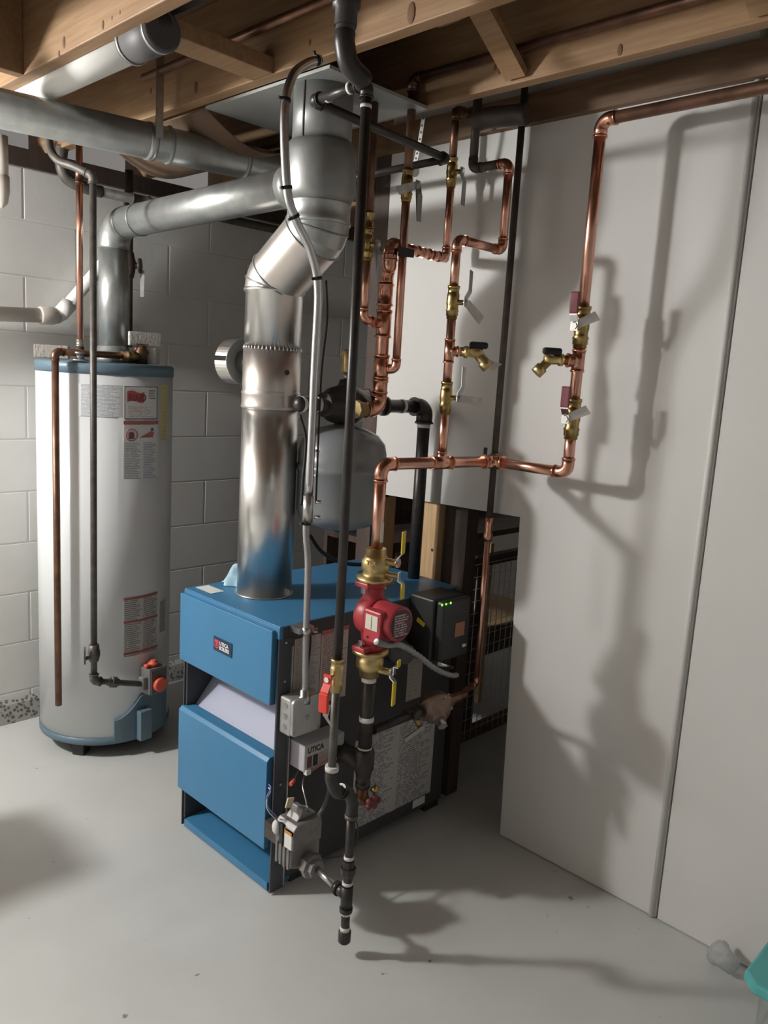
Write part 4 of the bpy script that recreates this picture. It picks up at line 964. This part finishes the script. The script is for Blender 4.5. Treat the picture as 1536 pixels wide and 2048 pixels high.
run(t, [tt_+Y*.03, tq, tq+Z*.16, V((tw.x-.03, yb_-.0, 2.2))], R1, IRON, bend=1.4, k=1.2, rim=1.3) if False else run(t, [tt_+Y*.035, tq, V((tq.x, tq.y, 2.3))], R1*1.05, IRONB, bend=1.2, k=1.12, rim=1.14)
B().tube(smooth_path([(tq.x-.005, tq.y, 2.185), (tq.x+.0, tq.y-.05, 2.19), (tq.x+.02, tq.y-.16, 2.185)]), .028, 14).obj('dark_joint', IRONB, t)

# corner pipe with copper fill line below it
t = thing('fill_line', 'thin vertical feed pipe on the white wall turning copper below toward the boiler', 'pipe', (2.015, 1.478, .5))
qx, qy = 2.014, 1.477
zk = zrow(qx, qy, 1035); zq_ = zrow(qx, qy, 1082); zl = zrow(qx, qy, 1368)
pipe(t, (qx, qy, zk), (qx, qy, 2.3), .0102, IRONB)
B().prism([(-.006, -.03), (.006, -.03), (.006, .03), (-.006, .03)], (qx-.03, qy+.016, zrow(qx, qy, 915)), Y, Z, X, .006).obj('shutoff_handle', DARK, t, bevel=.002)
B().lathe((qx, qy, zrow(qx, qy, 938)), Z, [(0, .014), (.01, .018), (.04, .018), (.05, .014)], 12).obj('shutoff_body', BRASS, t)
B().lathe((qx, qy, zq_), Z, [(0, .011), (.01, .015), (.022, .015), (.03, .011), (.05, .012), (zk-zq_, .012)], 12).obj('solder_fitting', COPPERF, t)
pipe(t, (qx, qy, zl+.015), (qx, qy, zq_+.01), .0095, COPPER)
el = V((qx, qy, zl)); pr = V((1.782, 1.455, zl-.006))
elbow(t, el, el+Z, pr, .0095, COPPERF, bend=1.5)
pipe(t, el+(pr-el).normalized()*.012, pr+X*.07, .0095, COPPERD)
B().lathe(pr+X*.052, X, [(0, .02), (.03, .02), (.034, .014), (.05, .016), (.065, .016), (.07, .012), (.10, .012)], 8, smooth=False).obj('union', COPPERD, t)
# pressure reducing valve
FB = mat('feed_bronze', (.36, .25, .19), .45, .6, noise=.35, nscale=30)
sd = V((-.35, -.8, -.48)).normalized()
pv = B().lathe(pr-sd*.02, sd, [(-.012, .030), (0, .048), (.018, .054), (.022, .060), (.031, .060), (.035, .050), (.056, .040), (.061, .024), (.074, .021)], 20).cyl(pr-X*.055, pr+X*.055, .021, n=14).obj('reducing_valve', FB, t)
a_, b2 = frame(sd)
for g in range(5):
    q = pr+sd*.012+(a_*math.cos(g*1.256)+b2*math.sin(g*1.256))*.052; B().cyl(q-sd*.006, q+sd*.006, .006, n=6, smooth=False).obj('bolt', STEEL, pv)
B().lathe(pr+sd*.05, sd, [(0, .012), (.02, .012), (.02, .016), (.026, .016)], 6, smooth=False).obj('adjusting_screw', STEEL, pv)
B().obox(pr+X*.043-Y*.022+Z*.012, V((.35, 0, -.94)), Y, V((.94, 0, .35)), .05, .004, .010).obj('bypass_lever', PAPER, pv)
pipe(t, pr-X*.05, (px_+.03, py_, zl-.006), .012, IRON)
tee(t, (1.69, 1.46, zl-.004), X, -Y, .0125, IRONB, L=2.2)
B().obox((1.665, 1.425, zl-.05), V((.9, -.2, .4)).normalized(), V((.2, .95, 0)).normalized(), V((-.4, 0, .9)).normalized(), .075, .006, .016).obj('lever', LEVER, t, bevel=.002)
B().cyl((1.69, 1.46, zl-.004), (1.69, 1.425, zl-.04), .008, n=8).obj('valve_stem', BRASS, t)

# ================================================================== PUMP AND ISOLATION VALVES
t = thing('circulator_pump', 'red circulator pump between brass valves with yellow levers', 'pump', (px_, py_, .8))
zpt, zpb = zrow(px_, py_, 1160), zrow(px_, py_, 1297)
zc = (zpt+zpb)/2; zp_b1 = zrow(px_, py_, 1352)
mdir = V((0, -1, 0)); sdr = V((-mdir.y, mdir.x, 0))
vol = B()
vol.lathe((px_, py_, zpb), Z, [(0, .034), (.014, .034), (.02, .026), (.05, .030), (zpt-zpb-.05, .030), (zpt-zpb-.02, .026), (zpt-zpb-.014, .034), (zpt-zpb, .034)], 24)
vol.lathe(V((px_, py_, zc))-mdir*.036, mdir, [(0, .02), (.004, .042), (.016, .054), (.05, .056), (.062, .050)], 28)
for zz in (zpb+.007, zpt-.007): vol.obox((px_, py_, zz), sdr, mdir, Z, .10, .048, .014)
vol = vol.obj('pump_housing', RED, t, bevel=.003)
for zz in (zpb+.018, zpt-.018):
    for s_ in (-1, 1): B().cyl(V((px_, py_, zz))+sdr*s_*.04-Z*.012, V((px_, py_, zz))+sdr*s_*.04+Z*.012, .007, n=6, smooth=False).obj('flange_bolt', CHROME, t)
mo = V((px_, py_, zc))+mdir*.032
mb = B().lathe(mo, mdir, [(0, .050), (.02, .047), (.07, .047), (.074, .040)], 28).obj('motor', RED, t)
tb = B().obox(mo+mdir*.022-sdr*.028-Z*.010, mdir, sdr, Z, .062, .058, .088).obj('terminal_box', RED, t, bevel=.005)
fo = mo+mdir*(-.009)-sdr*.030-Z*.008
B().obox(mo+mdir*.022-sdr*.0575+Z*.002, mdir, sdr, Z, .044, .002, .040).obj('box_label', mat('cream_label', (.62, .60, .50), .6), tb)
B().obox(mo+mdir*.022-sdr*.059+Z*.002, mdir, sdr, Z, .0015, .001, .034).obj('label_line', mat('olive_line', (.30, .28, .05), .6), tb)
B().cyl(mo+mdir*.010-sdr*.057-Z*.040, mo+mdir*.010-sdr*.0592-Z*.040, .003, n=8).obj('box_screw', DARK, tb)
B().sheet(mo+mdir*.0745-sdr*.030-Z*.030, sdr, Z, mdir, .060, .060, .001).obj('nameplate', print_mat('nameplate_print', (.13, .05, .055), (.45, .42, .42), 9, 7, .45, 1, 2.), mb)
B().cyl(mo+mdir*.074, mo+mdir*.0742, .040, n=24).obj('end_plate', mat('end_maroon', (.10, .035, .04), .5), mb)
def iso(z0, z1, up, nm):
    zz = (z0+z1)/2; L = z1-z0
    prof = [(0, .050), (.010, .050), (.012, .034), (L*.30, .034), (L*.36, .038), (L*.62, .038), (L*.70, .031), (L*.76, .031), (L*.76, .028), (L, .0265)]
    v_ = B().lathe((px_, py_, z0 if up else z1), Z if up else -Z, prof, 20).obj(nm, BRASSL, t)
    bz_ = z0+.055 if up else z1-.055
    sd_ = V((.36, -.933, 0))
    q = V((px_, py_, bz_)); B().cyl(q, q+sd_*.062, .010, n=10).obj('stem', BRASSL, v_)
    B().cyl(q+sd_*.060, q+sd_*.068, .012, n=6, smooth=False).obj('stem_nut', CHROME, v_)
    w_ = sd_.cross(Z)
    def lever(hd, l0, l1, off):
        h = B().prism([(-.010, 0), (.014, 0), (l0, .012), (l0+.012, .012), (l0+.012, .0145), (l0-.002, .0145), (.012, .003), (-.01, .003)], q+sd_*.062-w_*.008+V(off), hd, sd_, w_, .016).obj('handle', CHROME, v_)
        B().obox(q+sd_*.0755+V(off)+hd*(l0+(l1-l0)/2), hd, w_, sd_, l1-l0, .021, .006).obj('yellow_grip', YELLOW, h, bevel=.0028)
    return lever, q
lv, q = iso(zpt, zfl+.012, True, 'isolation_flange'); lv(Z, .028, .088, (0, 0, 0)); lv(-Z, .020, .062, (.004, -.004, -.034)); B().cyl(q-Z*.034, q-Z*.034+V((.36, -.933, 0))*.066, .008, n=8).obj('lower_stem', BRASSL, t)
text('TER', .016, V((px_, py_, zpt+.048))+V((-.9, -.45, 0)).normalized()*.0365-V((.45, -.9, 0)).normalized()*.014, V((.45, -.9, 0)), Z, BRASSL, t, 'cast_letters', th=.004, bold=.0004)
lv, q = iso(zp_b1, zpb, False, 'isolation_flange'); lv(-Z, .024, .092, (0, 0, 0)); lv(Z, .014, .034, (.006, -.006, .004))
# armoured cable from the pump to the control
t2 = thing('armoured_cable', 'ribbed metal flexible cable curving from the red pump to the black control', 'cable', (1.6, 1.37, .65))
fz = mo+mdir*.03-sdr*.058-Z*.05
cps = [at(752, 1283, y=1.36), at(775, 1290, y=1.36), at(800, 1290, y=1.37), at(835, 1310, y=1.38), at(870, 1337, y=1.40), at(900, 1350, y=1.42), at(914, 1350, y=1.44)]
pa = smooth_path(cps, 22); rr_ = [.0072+.0016*math.sin(i*1.57) for i in range(len(pa))]
B().tube(pa, rr_, 10).obj('cable_armour', mat('armour_zinc', (.34, .34, .34), .5, .6), t2)
B().cyl(pa[0], pa[18], .0088, n=10).obj('connector', mat('connector_grey', (.25, .25, .25), .6), t2); B().cyl(at(905, 1335, y=1.46), at(878, 1328, y=1.45), .006, n=8).obj('connector', CHROME, t2)

# black return pipe below the pump
t = thing('black_return_pipe', 'thick black iron return pipe under the pump with white joint bands', 'pipe', (px_, py_, .4))
zrb = zrow(px_+.004, py_, 1512)
pipe(t, (px_, py_, zp_b1+.012), (px_, py_, zrb+.03), .0192, IRON)
for yy, h in ((1357, .015), (1437, .014), (1497, .012), (1508, .012)): ring(t, (px_, py_, zrow(px_, py_, yy)), Z, .0206, h, SEAL)
zbe = zrow(px_, py_, 1575)
b = B().lathe((px_, py_, zrb+.025), -Z, [(0, .0235), (.01, .028), (.06, .028), (.075, .022), (.10, .019), (.10, .021), (.115, .021)], 18); b.cyl((px_, py_, zrb-.02), (px_, by0+.005, zrb-.02), .027, n=18).cyl((px_, by0-.06, zrb-.02), (px_, by0-.035, zrb-.02), .032, n=18).obj('tee', IRON, t)
B().lathe((px_, py_, zrb-.085), -Z, [(0, .018), (.035, .016), (.035, .021), (.05, .021), (.055, .015)], 10).obj('boiler_drain', COPPERD, t)
hw_ = B(); hc = V((px_+.008, py_-.03, zrb-.125)); hw_.lathe(hc, (-.2, -.9, .2), [(0, .012), (.012, .012)], 10)
for g in range(5):
    hw_.sph(hc+V((math.cos(g*1.256)*.020, -.006, math.sin(g*1.256)*.012)), .010, 8)
hw_.obj('drain_wheel', mat('dark_red_wheel', (.16, .035, .035), .5), t)
B().cyl((px_+.02, py_-.02, zrb-.09), (px_+.026, py_-.03, zrb-.10), .012, n=10).obj('drain_spout', BRASS, t)

# ================================================================== CONTROL BOX
t = thing('boiler_control', 'black plastic boiler control with three green lights behind the pump', 'control box', (1.88, 1.53, .7))
ax0, ax1, az0, az1 = 1.80, 1.945, .60, .802
B().box(ax0, ax1, 1.50, by0-.001, az0, az1).obj('case', DARK, t, bevel=.006)
cvx = B().box(ax0+.012, ax1+.002, 1.470, 1.501, az0+.008, az1-.004).obj('cover', DARK, t, bevel=.008)
for px in (886, 894, 903):
    q = at(px, 1191, y=1.469); B().sph((q.x, 1.4695, min(q.z, az1-.008)), .0035, 10, (1, .5, 1)).obj('indicator_light', GREEN, t)
q = at(920, 1272, y=1.469); B().sheet((q.x-.026, 1.4698, q.z), X, Z, -Y, .045, .045, .001).obj('orange_label', mat('dull_orange', (.36, .16, .09), .6), cvx)
B().cyl((1.91, 1.4698, .645), (1.93, 1.466, .645), .007, n=10).obj('cable_clamp', STEEL, t)
q = at(838, 1238, x=ax0); B().obox((ax0-.001, 1.545, .722), V((0, -.92, -.35)), V((0, -.35, .92)), X, .034, .014, .002).obj('yellow_sticker', YELLOW, t)
B().cyl((ax0-.03, 1.585, .62), (ax0-.03, by0-.001, .62), .035, n=20).obj('sensor_well', DARK, t)
B().lathe((1.745, by0, .63), -Y, [(0, .04), (.03, .04), (.034, .034), (.06, .03)], 20).obj('dark_gauge', mat('gauge_grey', (.10, .10, .10), .4), t)

# ================================================================== STORAGE BEHIND THE OPENING
t = thing('wire_mesh_gate', 'brown wooden frame with wire mesh standing in the dark opening', 'mesh gate', (2.6, 1.86, 0))
my = 1.86; WIRE = mat('mesh_wire', (.70, .68, .66), .4, .3)
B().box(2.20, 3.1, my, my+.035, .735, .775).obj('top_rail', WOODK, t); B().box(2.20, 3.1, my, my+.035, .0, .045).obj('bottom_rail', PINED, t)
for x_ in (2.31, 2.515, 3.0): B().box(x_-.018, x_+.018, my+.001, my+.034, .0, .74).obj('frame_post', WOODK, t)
for i in range(22):
    x_ = 2.215+i*.038; B().cyl((x_, my-.004, .01), (x_, my-.004, .74), .0018, n=6).obj('vertical_wire', WIRE, t)
for i in range(15):
    z_ = .05+i*.05; B().cyl((2.20, my-.006, z_), (3.1, my-.006, z_), .0010, n=6).obj('horizontal_wire', WIRE, t)
q = at(950, 1113, y=my); B().sph((q.x, my+.01, .778), .014, 10, (1.8, 1, .6)).obj('pale_knob', PVCG, t)
t = thing('storage_shelf', 'brown wooden shelf unit behind the wire mesh gate', 'shelf', (2.8, 2.15, 0))
B().box(2.17, 3.3, 2.02, 2.40, .36, .385).obj('shelf_board', PINEV, t); B().box(2.17, 3.3, 2.0, 2.02, .27, .385).obj('shelf_edge', WOODK, t)
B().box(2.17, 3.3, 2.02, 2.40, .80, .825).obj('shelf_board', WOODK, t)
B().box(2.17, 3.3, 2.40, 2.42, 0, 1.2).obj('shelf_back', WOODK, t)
for x_ in (2.25, 2.70, 3.25): B().box(x_-.02, x_+.02, 2.03, 2.07, 0, .82).obj('shelf_post', PINED, t)
q = at(969, 1200, y=1.95); B().box(q.x-.012, q.x+.010, 1.93, 1.96, .10, .80).obj('pine_strip', PINEV, t)
t = thing('pine_stud', 'light pine stud standing in the opening right of the black supply pipe', 'stud', (2.10, 1.76, 0), 'pine studs in the opening')
yq0 = at(874, 1090, x=2.07).y; yq1 = at(846, 1090, x=2.07).y
B().box(2.07, 2.159, yq0, yq1+.01, 0, 1.4).obj('stud_board', PINEV, t, bevel=.002)
q = at(864, 1100, x=2.069); B().sph((2.0695, q.y, q.z), .006, 8, (.2, 1, 1)).obj('knot', WOODK, t)
B().box(2.10, 2.16, yq0-.10, yq0-.004, 0, 1.4).obj('stud_shade_board', WOODK, t)  # added dark board stands in for shade on the stud's unlit face
t = thing('pine_stud', 'light pine stud seen left of the copper pipe above the red pump', 'stud', (2.10, 2.05, 0), 'pine studs in the opening')
yq0 = at(746, 1090, x=2.07).y; yq1 = at(731, 1090, x=2.07).y
B().box(2.10, 2.159, yq0-.02, yq1+.004, 0, 1.02).obj('stud_board', PINEV, t, bevel=.002)

# ================================================================== FLOOR ITEMS
q = at(1442, 1932, z=0)
t = thing('clear_cup', 'small clear plastic cup lying on the floor against the white wall', 'cup', q)
a = V((.45, .85, .0)).normalized()
b = B(); o = V((q.x-.01, q.y-.01, .032))
b.lathe(o-a*.03, a, [(0, .0), (.001, .022), (.05, .030), (.052, .033), (.058, .033), (.058, .031), (.05, .028), (.003, .020), (.003, 0)], 24).obj('cup_wall', CLEAR, t)
B().lathe(o+a*.022, a, [(0, .0345), (.006, .0345), (.008, .030)], 24).obj('cup_rim', CLEAR, t)
t = thing('storage_tote', 'clear plastic storage tote with teal lid at the lower right corner', 'tote', (1.85, .3, 0))
lc = at(1502, 1958, z=.17); x0, y1_ = lc.x+.005, lc.y+.02
tx0 = x0; 
body = B().prism([(.03, .03), (.25, .03), (.25, .47), (.03, .47)], (x0-.005, y1_-.5, 0), X, Y, Z, .15).obj('tote_body', CLEAR, t, bevel=.02)
lid2 = B().prism([(0, .03), (.03, 0), (.265, 0), (.265, .5), (.03, .5), (0, .47)], (x0-.02, y1_-.5, .145), X, Y, Z, .03).obj('tote_lid', TEAL, t, bevel=.008)
B().prism([(.04, .06), (.235, .06), (.235, .44), (.04, .44)], (x0-.02, y1_-.5, .175), X, Y, Z, .012).obj('lid_panel', TEAL, lid2, bevel=.006)

# tall cartons standing just left of the picture; they shade the floor by the heater
t = thing('cardboard_carton', 'tall brown cardboard carton standing left of the water heater', 'carton', (.23, 2.55, 0))
CARD = mat('cardboard', (.36, .25, .15), .8, noise=.1, nscale=8)
B().box(.10, .36, 2.44, 2.665, 0, .93).obj('carton_body', CARD, t, bevel=.004)
B().box(.095, .365, 2.54, 2.57, .40, .934).obj('packing_tape', mat('tan_tape', (.5, .38, .22), .35), t)

# bare bulb fitting over the light, hung from the joists beside the block wall
t = thing('pendant_lamp', 'bare bulb fitting hanging from the joists left of the water heater', 'lamp', (LAMP.x, LAMP.y, 2.06))
B().lathe((LAMP.x, LAMP.y, 2.06), Z, [(0, .018), (.03, .022), (.05, .020), (.055, .008)], 16).obj('bulb_socket', mat('porcelain', (.75, .74, .70), .3), t)
B().cyl((LAMP.x, LAMP.y, 2.11), (LAMP.x, LAMP.y, 2.44), .004, n=8).obj('flex_cord', BLACK, t)
